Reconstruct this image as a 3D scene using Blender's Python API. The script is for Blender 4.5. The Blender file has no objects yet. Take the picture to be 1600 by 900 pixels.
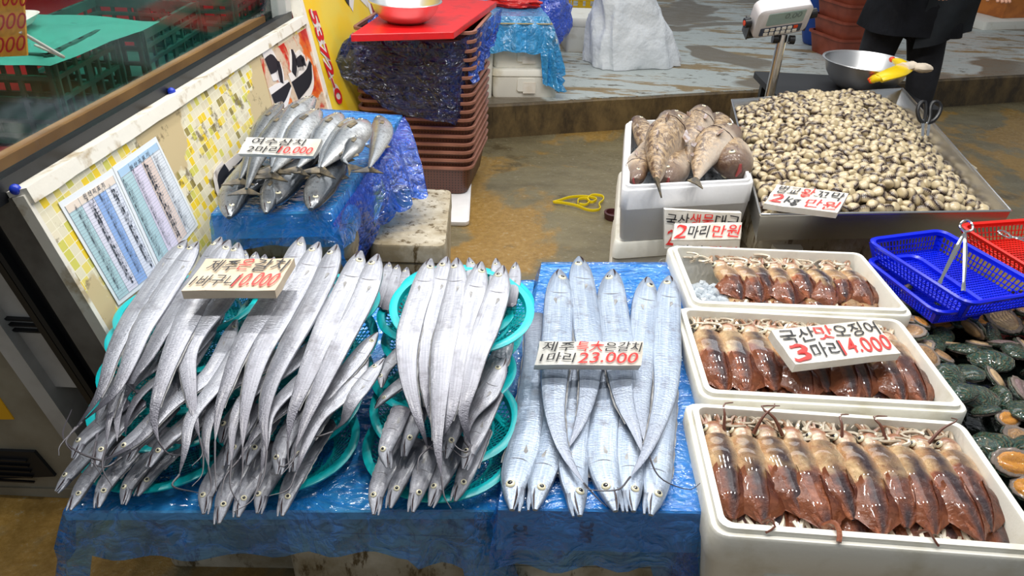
import bpy, bmesh, math, random
from mathutils import Vector, Matrix, noise
V = Vector
SC = bpy.context.scene
COL = SC.collection
PI = math.pi
# ------------------------------------------------------------------ camera
FPX = 1180.0; PITCH = math.radians(30.5); ROLL = math.radians(2.9); CAMH = 1.5
FW = V((0, math.cos(PITCH), -math.sin(PITCH)))
U0 = V((0, math.sin(PITCH), math.cos(PITCH))); R0 = V((1, 0, 0))
RT = R0 * math.cos(ROLL) + U0 * math.sin(ROLL)
UP = U0 * math.cos(ROLL) - R0 * math.sin(ROLL)
CAM = V((0, 0, CAMH))
cd = bpy.data.cameras.new('camera'); cam = bpy.data.objects.new('camera', cd); COL.objects.link(cam)
cd.sensor_width = 36; cd.lens = 36 * FPX / 1600; cd.clip_start = .05
cam.matrix_world = Matrix(((RT.x, UP.x, -FW.x, 0), (RT.y, UP.y, -FW.y, 0), (RT.z, UP.z, -FW.z, CAMH), (0, 0, 0, 1)))
SC.camera = cam
# ------------------------------------------------------------------ view, world, lamps
SC.view_settings.view_transform = 'Standard'; SC.view_settings.look = 'None'
SC.view_settings.exposure = 0.0; SC.view_settings.gamma = 1; SC.view_settings.use_curve_mapping = False
w = bpy.data.worlds.new('market_hall'); SC.world = w; w.use_nodes = True
w.node_tree.nodes['Background'].inputs[0].default_value = (.86, .93, 1, 1)
w.node_tree.nodes['Background'].inputs[1].default_value = .31
def area(name, loc, target, size, power, col=(1, .96, .9), sy=None, shape='RECTANGLE'):
    l = bpy.data.lights.new(name, 'AREA'); l.energy = power; l.color = col; l.shape = shape; l.size = size
    if sy: l.size_y = sy
    o = bpy.data.objects.new(name, l); COL.objects.link(o); o.location = loc
    o.rotation_euler = (V(target) - V(loc)).to_track_quat('-Z', 'Y').to_euler(); return o
for i, x in enumerate((-1.3, -.75, -.2, .35, .9, 1.5)):          # rows of small bare bulbs hung over the stall
    area('bulb', (x, 1.28 + .05 * i, 2.55), (x, 1.3, 0), .10, 8.5, (1, .97, .92), shape='DISK')
    area('bulb', (x, 2.55 + .05 * i, 2.6), (x, 2.5, 0), .10, 9.5, (1, .97, .92), shape='DISK')
area('ceiling_panel', (.3, 2.4, 3.2), (.3, 2.2, 0), 3.2, 25, (.97, .98, 1), 1.2)
area('ceiling_panel', (1.0, 5.6, 3.4), (1.0, 5.4, 0), 4.5, 62, (.95, .98, 1), 1.5)

# ------------------------------------------------------------------ helpers
def ray(px, py): return FW + RT * ((px - 800) / FPX) + UP * ((450 - py) / FPX)
def at(px, py, z):
    d = ray(px, py); return CAM + d * ((z - CAMH) / d.z)
def aty(px, py, Y):
    d = ray(px, py); return CAM + d * (Y / d.y)
def dep(p): return (p - CAM).dot(FW)
def atplane(px, py, P, N):
    d = ray(px, py); return CAM + d * ((P - CAM).dot(N) / d.dot(N))
def c(r, g, b, a=1):
    f = lambda v: (v / 255 / 12.92) if v / 255 <= .04045 else ((v / 255 + .055) / 1.055) ** 2.4
    return (f(r), f(g), f(b), a)
def tag(o, label, cat=None, group=None, kind=None):
    o['label'] = label
    if cat: o['category'] = cat
    if group: o['group'] = group
    if kind: o['kind'] = kind
    return o
def thing(name, loc, label, cat, group=None, rz=0):
    o = bpy.data.objects.new(name, None); COL.objects.link(o); o.location = V(loc); o.rotation_euler.z = rz
    o.empty_display_size = .05
    return tag(o, label, cat, group)
def chain(o):
    s = V((0, 0, 0))
    while o: s += o.location; o = o.parent
    return s
def fin(name, bm, mat, parent=None, world=False, smooth=True, base=True):
    me = bpy.data.meshes.new(name)
    bmesh.ops.recalc_face_normals(bm, faces=bm.faces)
    bm.to_mesh(me); bm.free()
    for m in (mat if isinstance(mat, (list, tuple)) else [mat]): me.materials.append(m)
    if smooth:
        for p in me.polygons: p.use_smooth = True
    o = bpy.data.objects.new(name, me); COL.objects.link(o)
    if parent:
        o.parent = parent
        if world: me.transform(Matrix.Translation(-chain(parent)))
    elif base and me.vertices:
        xs = [v.co.x for v in me.vertices]; ys = [v.co.y for v in me.vertices]; zs = [v.co.z for v in me.vertices]
        b = V(((min(xs) + max(xs)) / 2, (min(ys) + max(ys)) / 2, min(zs)))
        me.transform(Matrix.Translation(-b)); o.location = b
    if smooth:
        try: me.set_sharp_from_angle(angle=math.radians(40))
        except Exception: pass
    return o
def struct(name, bm, mat, **k):
    o = fin(name, bm, mat, **k); o['kind'] = 'structure'; return o
def copy_tree(o, parent=None):
    k = o.copy(); COL.objects.link(k)
    if parent: k.parent = parent
    for ch in list(o.children): copy_tree(ch, k)
    return k
def NB(): return bmesh.new()
def uvl(bm): return bm.loops.layers.uv.verify()
def box(bm, cx, cy, cz, sx, sy, sz, M=None, mi=0):
    vs = []
    for dz in (-.5, .5):
        for dx, dy in ((-.5, -.5), (.5, -.5), (.5, .5), (-.5, .5)):
            p = V((cx + dx * sx, cy + dy * sy, cz + dz * sz)); vs.append(bm.verts.new(M @ p if M else p))
    for f in ((3, 2, 1, 0), (4, 5, 6, 7), (0, 1, 5, 4), (1, 2, 6, 5), (2, 3, 7, 6), (3, 0, 4, 7)):
        q = bm.faces.new([vs[i] for i in f]); q.material_index = mi
    return vs
def hexa(bm, low, high, mi=0):
    vs = [bm.verts.new(V(p)) for p in list(low) + list(high)]; n = len(low)
    fs = [vs[:n][::-1], vs[n:]] + [[vs[i], vs[(i + 1) % n], vs[n + (i + 1) % n], vs[n + i]] for i in range(n)]
    for f in fs: q = bm.faces.new(f); q.material_index = mi
def loft(bm, loops, cap0=True, cap1=True, closed=True, mi=0, uv=False):
    rows = [[bm.verts.new(V(p)) for p in L] for L in loops]; n = len(rows[0]); L = uvl(bm) if uv else None
    for i in range(len(rows) - 1):
        for j in range(n if closed else n - 1):
            k = (j + 1) % n
            f = bm.faces.new((rows[i][j], rows[i][k], rows[i + 1][k], rows[i + 1][j])); f.material_index = mi
            if uv:
                nn = len(rows) - 1
                for lp, (a, b) in zip(f.loops, ((j, i), (j + 1, i), (j + 1, i + 1), (j, i + 1))): lp[L].uv = (a / n, b / nn)
    if cap0: f = bm.faces.new(rows[0][::-1]); f.material_index = mi
    if cap1: f = bm.faces.new(rows[-1]); f.material_index = mi
    return rows
def rr(w, d, r, z, n=4, cx=0, cy=0):
    out = []
    for k, (sx, sy) in enumerate(((1, 1), (-1, 1), (-1, -1), (1, -1))):
        for i in range(n + 1):
            a = PI / 2 * (k + i / n)
            out.append(V((cx + sx * (w / 2 - r) + r * math.cos(a), cy + sy * (d / 2 - r) + r * math.sin(a), z)))
    return out
def circ(r, z, n=32, cx=0, cy=0, ry=None):
    return [V((cx + r * math.cos(2 * PI * i / n), cy + (ry or r) * math.sin(2 * PI * i / n), z)) for i in range(n)]
def crs(pts, n):
    """smooth resample of tuples (any dim) by chord length, n points"""
    P = [tuple(p) for p in pts]; D = len(P[0])
    if len(P) == 2: return [tuple(P[0][k] + (P[1][k] - P[0][k]) * i / (n - 1) for k in range(D)) for i in range(n)]
    Q = [tuple(2 * P[0][k] - P[1][k] for k in range(D))] + P + [tuple(2 * P[-1][k] - P[-2][k] for k in range(D))]
    fine = []
    for i in range(1, len(Q) - 2):
        a, b, cc, d = Q[i - 1], Q[i], Q[i + 1], Q[i + 2]
        for s in range(12):
            t = s / 12
            fine.append(tuple(.5 * (2 * b[k] + (cc[k] - a[k]) * t + (2 * a[k] - 5 * b[k] + 4 * cc[k] - d[k]) * t * t + (3 * b[k] - a[k] - 3 * cc[k] + d[k]) * t ** 3) for k in range(D)))
    fine.append(P[-1])
    cum = [0]
    for i in range(1, len(fine)): cum.append(cum[-1] + math.dist(fine[i][:3], fine[i - 1][:3]))
    out = []; j = 0
    for i in range(n):
        s = cum[-1] * i / (n - 1)
        while j < len(cum) - 2 and cum[j + 1] < s: j += 1
        t = (s - cum[j]) / max(1e-9, cum[j + 1] - cum[j]); out.append(tuple(fine[j][k] + (fine[j + 1][k] - fine[j][k]) * min(1, max(0, t)) for k in range(D)))
    return out
def sweep(bm, pts, W, T, up=V((0, 0, 1)), seg=10, mi=0, v0=0, v1=1, roll=0, fe=1.0):
    """elliptical sweep: W half width sideways, T half thickness along the surface normal; u=.25 is the upper side"""
    L = uvl(bm); n = len(pts); rows = []
    for i, p in enumerate(pts):
        t = (pts[min(i + 1, n - 1)] - pts[max(i - 1, 0)]).normalized()
        s = t.cross(up[i] if isinstance(up, list) else up)
        s = s.normalized() if s.length > 1e-6 else V((1, 0, 0)); nn = s.cross(t).normalized()
        if roll: s, nn = s * math.cos(roll) + nn * math.sin(roll), nn * math.cos(roll) - s * math.sin(roll)
        rows.append([bm.verts.new(p + s * (W[i] * math.cos(2 * PI * j / seg)) + nn * (T[i] * math.copysign(abs(math.sin(2 * PI * j / seg)) ** fe, math.sin(2 * PI * j / seg)))) for j in range(seg)])
    for i in range(n - 1):
        for j in range(seg):
            k = (j + 1) % seg
            f = bm.faces.new((rows[i][j], rows[i][k], rows[i + 1][k], rows[i + 1][j])); f.material_index = mi
            va, vb = v0 + (v1 - v0) * i / (n - 1), v0 + (v1 - v0) * (i + 1) / (n - 1)
            for lp, (a, b) in zip(f.loops, ((j, va), (j + 1, va), (j + 1, vb), (j, vb))): lp[L].uv = (a / seg, b)
    for row, vv in ((rows[0], v0), (rows[-1], v1)):
        f = bm.faces.new(row if vv == v1 else row[::-1]); f.material_index = mi
        for lp in f.loops: lp[L].uv = (.25, vv)
    return rows
def tube(bm, pts, r, seg=6, mi=0):
    pts = [V(p) for p in pts]; n = len(pts)
    R = r if isinstance(r, (list, tuple)) else [r] * n
    t0 = (pts[1] - pts[0]).normalized()
    u = V((0, 0, 1)) if abs(t0.z) < .9 else V((1, 0, 0)); ups = []
    for i in range(n):
        t = (pts[min(i + 1, n - 1)] - pts[max(i - 1, 0)]).normalized()
        u = (u - t * u.dot(t)); u = u.normalized() if u.length > 1e-6 else t.orthogonal().normalized(); ups.append(u.copy())
    sweep(bm, pts, R, R, ups, seg, mi)
def ell(bm, cen, rx, ry, rz, M=None, nu=12, nv=8, mi=0, f=None):
    rows = []
    for i in range(1, nv):
        a = PI * i / nv; row = []
        for j in range(nu):
            b = 2 * PI * j / nu; p = V((math.sin(a) * math.cos(b), math.sin(a) * math.sin(b), math.cos(a)))
            if f: p = f(p)
            p = V((p.x * rx, p.y * ry, p.z * rz)); p = (M @ p if M else p) + V(cen); row.append(bm.verts.new(p))
        rows.append(row)
    tp = V((0, 0, rz)); bt = V((0, 0, -rz))
    a = bm.verts.new((M @ tp if M else tp) + V(cen)); b = bm.verts.new((M @ bt if M else bt) + V(cen))
    for i in range(len(rows) - 1):
        for j in range(nu): q = bm.faces.new((rows[i][j], rows[i + 1][j], rows[i + 1][(j + 1) % nu], rows[i][(j + 1) % nu])); q.material_index = mi
    for j in range(nu):
        q = bm.faces.new((a, rows[0][j], rows[0][(j + 1) % nu])); q.material_index = mi
        q = bm.faces.new((b, rows[-1][(j + 1) % nu], rows[-1][j])); q.material_index = mi
def nz(x, y=0, z=0): return noise.noise(V((x, y, z)))

# ------------------------------------------------------------------ materials
class NT:
    def __init__(s, name):
        s.m = bpy.data.materials.new(name); s.m.use_nodes = True; s.t = s.m.node_tree; s.b = s.t.nodes['Principled BSDF']; s.out = s.t.nodes['Material Output']
    def n(s, ty, ins=None, **props):
        k = s.t.nodes.new(ty)
        for a, v in props.items(): setattr(k, a, v)
        for a, v in (ins or {}).items():
            if isinstance(v, tuple) and len(v) == 2 and hasattr(v[0], 'outputs'): s.t.links.new(v[0].outputs[v[1]], k.inputs[a])
            elif hasattr(v, 'outputs'): s.t.links.new(v.outputs[0], k.inputs[a])
            else: k.inputs[a].default_value = v
        return k
    def set(s, **kw):
        for a, v in kw.items():
            a = a.replace('_', ' ')
            if hasattr(v, 'outputs'): s.t.links.new(v.outputs[0], s.b.inputs[a])
            elif isinstance(v, tuple) and len(v) == 2: s.t.links.new(v[0].outputs[v[1]], s.b.inputs[a])
            else: s.b.inputs[a].default_value = v
    def co(s, kind='Object', scale=(1, 1, 1), rot=(0, 0, 0)):
        t = s.n('ShaderNodeTexCoord'); return s.n('ShaderNodeMapping', {'Vector': (t, kind), 'Scale': scale, 'Rotation': rot})
    def noise(s, co, sc, det=4, rough=.55, dist=0):
        return s.n('ShaderNodeTexNoise', {'Vector': co, 'Scale': sc, 'Detail': det, 'Roughness': rough, 'Distortion': dist})
    def ramp(s, fac, stops, interp='LINEAR'):
        r = s.n('ShaderNodeValToRGB', {'Fac': fac}); e = r.color_ramp.elements; r.color_ramp.interpolation = interp
        while len(e) < len(stops): e.new(.5)
        for k, (p, col) in zip(e, stops): k.position = p; k.color = col if len(col) == 4 else (*col, 1)
        return r
    def mix(s, fac, a, b, bt='MIX'):
        k = s.t.nodes.new('ShaderNodeMix'); k.data_type = 'RGBA'; k.blend_type = bt
        for idx, v in ((0, fac), (6, a), (7, b)):
            if hasattr(v, 'outputs'): s.t.links.new(v.outputs[2] if v.bl_idname == 'ShaderNodeMix' else v.outputs[0], k.inputs[idx])
            elif isinstance(v, tuple) and len(v) == 2: s.t.links.new(v[0].outputs[v[1]], k.inputs[idx])
            else: k.inputs[idx].default_value = v
        return k
    def col(s, k): s.t.links.new(k.outputs[2] if k.bl_idname == 'ShaderNodeMix' else k.outputs[0], s.b.inputs['Base Color'])
    def bump(s, h, st=.3, dist=.01):
        s.set(Normal=s.n('ShaderNodeBump', {'Height': h, 'Strength': st, 'Distance': dist}))
G0, G1 = (0, 0, 0, 1), (1, 1, 1, 1)
def simple(name, col, rough=.5, metal=0, col2=None, sc=6, lo=.4, hi=.6, bump=0, bsc=40, coat=0, coord='Object', bd=.004, det=5, **kw):
    t = NT(name); co = t.co(coord)
    t.set(Roughness=rough, Metallic=metal)
    if coat: t.set(Coat_Weight=coat, Coat_Roughness=.08)
    if col2: t.col(t.mix(t.ramp(t.noise(co, sc, det), [(lo, G0), (hi, G1)]), col, col2))
    else: t.set(Base_Color=col)
    if bump: t.bump(t.noise(co, bsc, 3), bump, bd)
    for a, v in kw.items(): t.set(**{a: v})
    return t.m
FOAM = simple('white_foam', c(236, 236, 238), .55, bump=.15, bsc=160, bd=.002, col2=c(214, 212, 210), sc=3, lo=.5, hi=.75)
FOAM_OLD = simple('aged_foam', c(232, 229, 218), .6, bump=.2, bsc=120, bd=.002, col2=c(206, 199, 178), sc=7, lo=.55, hi=.72)
FOAM_DIRTY = None
def mk_dirty():
    t = NT('grimy_foam'); co = t.co('Object'); n1 = t.noise(co, 5, 8, .65); n2 = t.noise(t.co('Object', (3, 3, 1)), 11, 8, .7)
    a = t.mix(t.ramp(n1, [(.36, G0), (.6, G1)]), c(196, 188, 170), c(140, 126, 98))
    b = t.mix(t.ramp(n2, [(.54, G0), (.62, G1)]), a, c(92, 76, 48)); t.col(b); t.set(Roughness=.6); t.bump(n2, .4, .006); return t.m
FOAM_DIRTY = mk_dirty()
def mk_film(name, tr, body, op=.32, wr=1, cg=.35):
    t = NT(name); co = t.co('Object', (1, 1, 1))
    wob = t.n('ShaderNodeVectorMath', {0: t.co('Object', (1, 1.7, 1.3), (0, 0, .5)), 1: t.n('ShaderNodeVectorMath', {0: (t.noise(co, 5, 3), 'Color'), 'Scale': .16}, operation='SCALE')}, operation='ADD')
    w1 = t.noise(wob, 8, 4, .55, 1.0); rid = t.n('ShaderNodeMath', {0: t.n('ShaderNodeMath', {0: w1, 1: .5}, operation='SUBTRACT')}, operation='ABSOLUTE')
    v = t.n('ShaderNodeTexVoronoi', {'Vector': wob, 'Scale': 13.0}, feature='DISTANCE_TO_EDGE'); v2 = t.n('ShaderNodeTexVoronoi', {'Vector': wob, 'Scale': 34.0}, feature='DISTANCE_TO_EDGE')
    h = t.n('ShaderNodeMath', {0: t.n('ShaderNodeMath', {0: rid, 1: 2.2}, operation='MULTIPLY'), 1: t.n('ShaderNodeMath', {0: v, 1: t.n('ShaderNodeMath', {0: v2, 1: .5}, operation='MULTIPLY')}, operation='ADD')}, operation='ADD')
    bmp = t.n('ShaderNodeBump', {'Height': h, 'Strength': .8 * wr, 'Distance': .022})
    crease = t.ramp(rid, [(0, G1), (.05, (.25, .25, .25, 1)), (.16, G0)]); op_ = op
    op = t.n('ShaderNodeMath', {0: t.n('ShaderNodeMath', {0: crease, 1: cg}, operation='MULTIPLY'), 1: op_}, operation='ADD')
    t.set(Base_Color=body, Roughness=.16, Normal=bmp, Coat_Weight=.4, Coat_Roughness=.05)
    tb = t.n('ShaderNodeBsdfTransparent', {'Color': tr})
    fr = t.n('ShaderNodeLayerWeight', {'Blend': .35, 'Normal': bmp})
    fac = t.n('ShaderNodeMath', {0: t.n('ShaderNodeMath', {0: (fr, 'Facing'), 1: cg * 1.5}, operation='MULTIPLY'), 1: op}, operation='ADD', use_clamp=True)
    mx = t.n('ShaderNodeMixShader', {0: fac, 1: tb, 2: t.b}); gl = t.n('ShaderNodeBsdfGlossy', {'Roughness': .13, 'Normal': bmp, 'Color': (.95, .97, 1, 1)}); fz = t.n('ShaderNodeMath', {0: t.n('ShaderNodeMath', {0: t.n('ShaderNodeMath', {0: (fr, 'Facing'), 1: 3.0}, operation='POWER'), 1: .5}, operation='MULTIPLY'), 1: .07}, operation='ADD')
    m2 = t.n('ShaderNodeMixShader', {0: fz, 1: mx, 2: gl}); t.t.links.new(m2.outputs[0], t.out.inputs[0]); return t.m
FILM = mk_film('blue_film', c(142, 214, 253), c(24, 128, 226), .10, .7)
FILM_LOOSE = mk_film('blue_film_loose', c(90, 160, 250), c(14, 80, 200), .22)
FILM_THIN = mk_film('thin_blue_film', c(112, 128, 205), c(20, 78, 196), .0, 1.3, .16)
BAG_BLUE = mk_film('blue_bag', c(30, 110, 230), c(6, 74, 205), .8)
BAG_LIGHT = mk_film('light_blue_bag', c(150, 215, 250), c(60, 160, 220), .6, .7)
STEEL = simple('stainless_steel', (.72, .72, .72, 1), .26, 1, bump=.04, bsc=60)
BOWLS = simple('brushed_steel', (.78, .78, .78, 1), .36, 1)
STEEL_DULL = simple('dull_steel', c(150, 148, 145), .34, 1, col2=c(110, 105, 98), sc=9, bump=.05, bsc=80)
CHROME = simple('chrome', (.75, .75, .75, 1), .08, 1)
BLACK = simple('black_plastic', c(22, 22, 24), .35)
RUBBER = simple('dark_rubber', c(30, 30, 33), .6)
TEAL = simple('teal_plastic', c(0, 176, 184), .3, col2=c(14, 190, 194), sc=5)
BLUEP = simple('blue_plastic', c(6, 28, 205), .28, col2=c(8, 36, 220), sc=5)
REDP = simple('red_plastic', c(214, 26, 16), .3, col2=c(225, 36, 24), sc=5)
BROWNP = simple('brown_plastic', c(158, 108, 90), .42, col2=c(132, 86, 72), sc=9, bump=.05)  # rim brown, lighter than the bodies so the shaded gaps show in colour
RUSTP = simple('rust_red_plastic', c(150, 72, 50), .45, col2=c(128, 58, 40), sc=7)
REDB = simple('red_board', c(216, 22, 26), .35, col2=c(186, 34, 36), sc=14, lo=.52, hi=.7, bump=.15, bsc=50)
GREENP = simple('green_crate_plastic', c(22, 96, 80), .5, col2=c(16, 78, 66), sc=6)
INK = simple('black_ink', c(30, 30, 36), .5)
INKR = simple('red_ink', c(232, 52, 48), .5)
INKT = simple('fine_print', c(70, 74, 84), .6)
SIGNF = simple('sign_foam', c(240, 236, 228), .6, col2=c(222, 212, 196), sc=9, bump=.25, bsc=150, bd=.002)
SIGNB = simple('worn_sign_foam', c(226, 208, 182), .6, col2=c(206, 186, 158), sc=9, bump=.25, bsc=150, bd=.002)
WHITEP = simple('white_paint_board', c(225, 220, 208), .5, col2=c(176, 158, 128), sc=16, lo=.55, hi=.68, bump=.3, bsc=40)
GLOVE_Y = simple('yellow_rubber', c(240, 205, 12), .35)
GLOVE_W = simple('white_knit', c(228, 212, 190), .85, bump=.4, bsc=300, bd=.002)
ORANGE = simple('orange_rubber', c(226, 70, 20), .4)
SACK = simple('woven_sack', c(232, 235, 238), .5, col2=c(218, 222, 226), sc=5, bump=.8, bsc=9, bd=.03)
CLOTH = simple('dark_cloth', c(30, 32, 40), .85, col2=c(20, 21, 28), sc=9, bump=.3, bsc=60)
CLOTH2 = simple('charcoal_apron', c(48, 54, 60), .6, col2=c(36, 40, 46), sc=5)
SKIN = simple('skin', c(196, 146, 120), .5)
HAIR = simple('dark_hair', c(24, 20, 18), .6)
WOOD = simple('brown_wood_rail', c(176, 124, 66), .5, col2=c(150, 102, 52), sc=5, bump=.1)
ORWOOD = simple('orange_box_board', c(196, 116, 44), .55, col2=c(170, 96, 36), sc=8)
DARKM = simple('dark_metal', c(40, 42, 46), .4, .5)
GREYB = simple('grey_side_board', c(112, 108, 102), .6, col2=c(88, 84, 78), sc=8)
CABW = simple('white_cabinet', c(186, 184, 180), .45, col2=c(160, 156, 150), sc=5)
CABB = simple('beige_cabinet', c(150, 143, 126), .55, col2=c(128, 120, 102), sc=6)
YELLOWS = simple('yellow_sticker', c(226, 168, 20), .5)
DKRED = simple('dark_red_shelf', c(150, 20, 24), .4)
BLUEC = simple('blue_cap', c(20, 50, 170), .3)
def mk_glass():
    t = NT('clear_pane'); t.set(Base_Color=(.8, .85, .88, 1), Roughness=.05)
    tb = t.n('ShaderNodeBsdfTransparent', {'Color': (.9, .93, .93, 1)}); gl = t.n('ShaderNodeBsdfGlossy', {'Roughness': .08, 'Color': (.9, .95, 1, 1)})
    sc = t.ramp(t.noise(t.co('Object', (1, 8, 1), (.6, 0, 0)), 20, 4, .7), [(.55, (.07, .07, .07, 1)), (.8, (.2, .2, .2, 1))])
    mx = t.n('ShaderNodeMixShader', {0: sc, 1: tb, 2: gl}); t.t.links.new(mx.outputs[0], t.out.inputs[0]); return t.m
GLASS = mk_glass()
def mk_ice():
    t = NT('crushed_ice'); t.set(Base_Color=c(225, 232, 238), Roughness=.12, IOR=1.31, Coat_Weight=.6)
    t.bump(t.noise(t.co(), 60, 3), .3, .004)
    tb = t.n('ShaderNodeBsdfTransparent', {'Color': (.93, .95, .97, 1)}); mx = t.n('ShaderNodeMixShader', {0: .45, 1: tb, 2: t.b}); t.t.links.new(mx.outputs[0], t.out.inputs[0]); return t.m
ICE = mk_ice()
def mk_floor():
    t = NT('wet_concrete'); co = t.co('Object', (1, 1, 1)); a = t.noise(co, 1.1, 6, .6, .4); b = t.noise(t.co('Object', (1, 2.2, 1), (0, 0, .3)), 3.2, 8, .7); f = t.noise(co, 55, 4, .7)
    base = t.mix(t.ramp(b, [(.3, G0), (.7, G1)]), c(98, 88, 64), c(126, 116, 88))
    paint = t.mix(t.ramp(f, [(.35, G0), (.75, G1)]), c(132, 102, 50), c(160, 128, 70))
    m = t.mix(t.ramp(a, [(.49, G0), (.53, G1)]), base, paint)
    m2 = t.mix(t.ramp(t.noise(co, 2.3, 7, .65), [(.58, G0), (.66, G1)]), m, c(84, 72, 48))
    m3 = t.mix(t.ramp(f, [(.6, G0), (.72, G1)]), m2, c(150, 140, 118)); t.col(m3)
    r = t.ramp(t.noise(co, 1.8, 5), [(.4, (.12, .12, .12, 1)), (.62, (.5, .5, .5, 1))]); t.set(Roughness=r); t.bump(t.noise(co, 40, 5, .7), .45, .008); return t.m
FLOOR = mk_floor()
def mk_plat():
    t = NT('flaking_grey_paint'); ro = (0, 0, -.36)
    n1 = t.noise(t.co('Object', (.9, 4.5, 1), ro), 1.6, 9, .72, .3); n2 = t.noise(t.co('Object', (1, 3, 1), ro), 6, 9, .75); f = t.noise(t.co(), 60, 3)
    m = t.mix(t.ramp(n1, [(.53, G0), (.56, G1)]), c(172, 178, 174), c(136, 114, 76))
    m = t.mix(t.ramp(n2, [(.58, G0), (.61, G1)]), m, c(92, 84, 68))
    n3 = t.noise(t.co('Object', (.8, 1.0, 1), ro), 0.75, 3, .5, .5); m = t.mix(t.ramp(n3, [(.56, G0), (.575, G1)]), m, c(112, 102, 86)); t.col(m)
    t.set(Roughness=t.ramp(n2, [(.3, (.15, .15, .15, 1)), (.6, (.5, .5, .5, 1))])); t.bump(n2, .3, .006); return t.m
PLAT = mk_plat()
def mk_kerb():
    t = NT('stained_kerb'); n1 = t.noise(t.co('Object', (1.4, 1, .8)), 4, 8, .7); n2 = t.noise(t.co('Object', (6, 6, .7)), 5, 5, .7)
    m = t.mix(t.ramp(n1, [(.4, G0), (.62, G1)]), c(62, 50, 34), c(112, 92, 58)); m = t.mix(t.ramp(n2, [(.62, G0), (.7, G1)]), m, c(36, 30, 22)); t.col(m); t.set(Roughness=.45); t.bump(n1, .4, .01); return t.m
KERB = mk_kerb()
def mk_cutlass(name, base, belly, tailc, metal=.45, rough=.28):
    t = NT(name); tc = t.n('ShaderNodeTexCoord'); sp = t.n('ShaderNodeSeparateXYZ', {0: (tc, 'UV')})
    ln = t.noise(t.n('ShaderNodeMapping', {'Vector': (tc, 'UV'), 'Scale': (30, 3.2, 1)}), 1, 6, .7)
    blot = t.noise(t.co('Object'), 22, 6, .65); scl = t.noise(t.n('ShaderNodeMapping', {'Vector': (tc, 'UV'), 'Scale': (12, 190, 1)}), 1, 2)
    m = t.mix(t.ramp(ln, [(.35, G0), (.68, G1)]), base, belly)
    m = t.mix(t.ramp(blot, [(.52, G0), (.72, (.75, .75, .75, 1))]), m, c(104, 102, 108))
    edge = t.ramp((sp, 'X'), [(0, G1), (.035, G0), (.47, G0), (.5, (.7, .7, .7, 1)), (.53, G0), (.96, G0), (1, G1)]); m = t.mix(t.mix(.6, G0, edge), m, c(96, 98, 108))
    m = t.mix(t.ramp((sp, 'Y'), [(.6, G0), (1, G1)]), m, tailc); t.col(m)
    oi = t.n('ShaderNodeObjectInfo')
    t.set(Metallic=metal, Roughness=rough, Coat_Weight=.25, Coat_Roughness=.2)
    h = t.n('ShaderNodeMath', {0: scl, 1: blot}, operation='ADD'); t.bump(h, .3, .004); return t.m
SILVER = mk_cutlass('silver_skin', c(176, 178, 186), c(128, 131, 142), c(74, 72, 82), .4, .34)
SILVERB = mk_cutlass('bluish_silver_skin', c(176, 188, 204), c(126, 142, 166), c(116, 122, 136), .45, .34)
FINM = simple('pale_fin', c(160, 160, 160), .4, col2=c(124, 122, 120), sc=60)
EYEW = simple('eye_ring', c(226, 218, 186), .2, coat=1)
EYEB = simple('pupil', c(14, 16, 24), .08, coat=1)
MOUTH = simple('mouth_inside', c(46, 22, 22), .4)
def mk_mack(k_=1, nm='mackerel_skin'):
    t = NT(nm); cc_ = c; c_ = lambda *a: tuple(x * k_ for x in c(*a)[:3]) + (1,); tc = t.n('ShaderNodeTexCoord'); sp = t.n('ShaderNodeSeparateXYZ', {0: (tc, 'UV')})
    band = t.ramp((sp, 'X'), [(0, c_(52, 58, 66)), (.12, c_(92, 100, 110)), (.2, c_(126, 132, 138)), (.3, c_(160, 164, 168)), (.45, c_(190, 190, 188)), (.55, c_(196, 192, 186)), (.75, c_(130, 134, 140)), (1, c_(52, 58, 66))])
    sp_n = t.noise(t.n('ShaderNodeMapping', {'Vector': (tc, 'UV'), 'Scale': (26, 60, 1)}), 1, 3, .6)
    m = t.mix(t.ramp(sp_n, [(.54, G0), (.64, (.55, .55, .55, 1))]), band, c(48, 50, 56))
    m = t.mix(t.ramp(t.noise(t.co(), 26, 5, .6), [(.56, G0), (.72, (.6, .6, .6, 1))]), m, c(96, 92, 90)); t.col(m)
    t.set(Metallic=.3, Roughness=.25, Coat_Weight=.5, Coat_Roughness=.1); t.bump(sp_n, .15, .003); return t.m
MACK = mk_mack()
MACKD = mk_mack(.5, 'dark_mackerel_skin')
DFIN = simple('dark_fin', c(70, 66, 60), .45, col2=c(120, 106, 80), sc=40)
def mk_cod():
    t = NT('cod_skin'); tc = t.n('ShaderNodeTexCoord'); sp = t.n('ShaderNodeSeparateXYZ', {0: (tc, 'UV')})
    n1 = t.noise(t.co('Object', (1, 1, 1)), 24, 8, .75, 2.0); n2 = t.noise(t.co(), 60, 5, .7)
    back = t.mix(t.ramp(n1, [(.44, G0), (.56, G1)]), c(84, 58, 38), c(176, 148, 110)); back = t.mix(t.ramp(n2, [(.55, G0), (.63, (.8, .8, .8, 1))]), back, c(190, 172, 150))
    bell = t.mix(t.ramp(n1, [(.5, G0), (.66, (.6, .6, .6, 1))]), c(214, 200, 184), c(160, 128, 108))
    m = t.mix(t.ramp((sp, 'X'), [(0, G0), (.2, (.12, .12, .12, 1)), (.38, G1), (.60, G1), (.76, G0)]), back, bell)
    m = t.mix(t.ramp((sp, 'Y'), [(.0, (.85, .85, .85, 1)), (.15, (.65, .65, .65, 1)), (.24, G0)]), m, c(84, 56, 42)); t.col(m)
    t.set(Roughness=.35, Coat_Weight=.4, Coat_Roughness=.15); t.bump(n1, .5, .008); return t.m
COD = mk_cod()
CODFIN = simple('cod_fin', c(140, 112, 92), .4, col2=c(176, 168, 170), sc=30)
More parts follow.
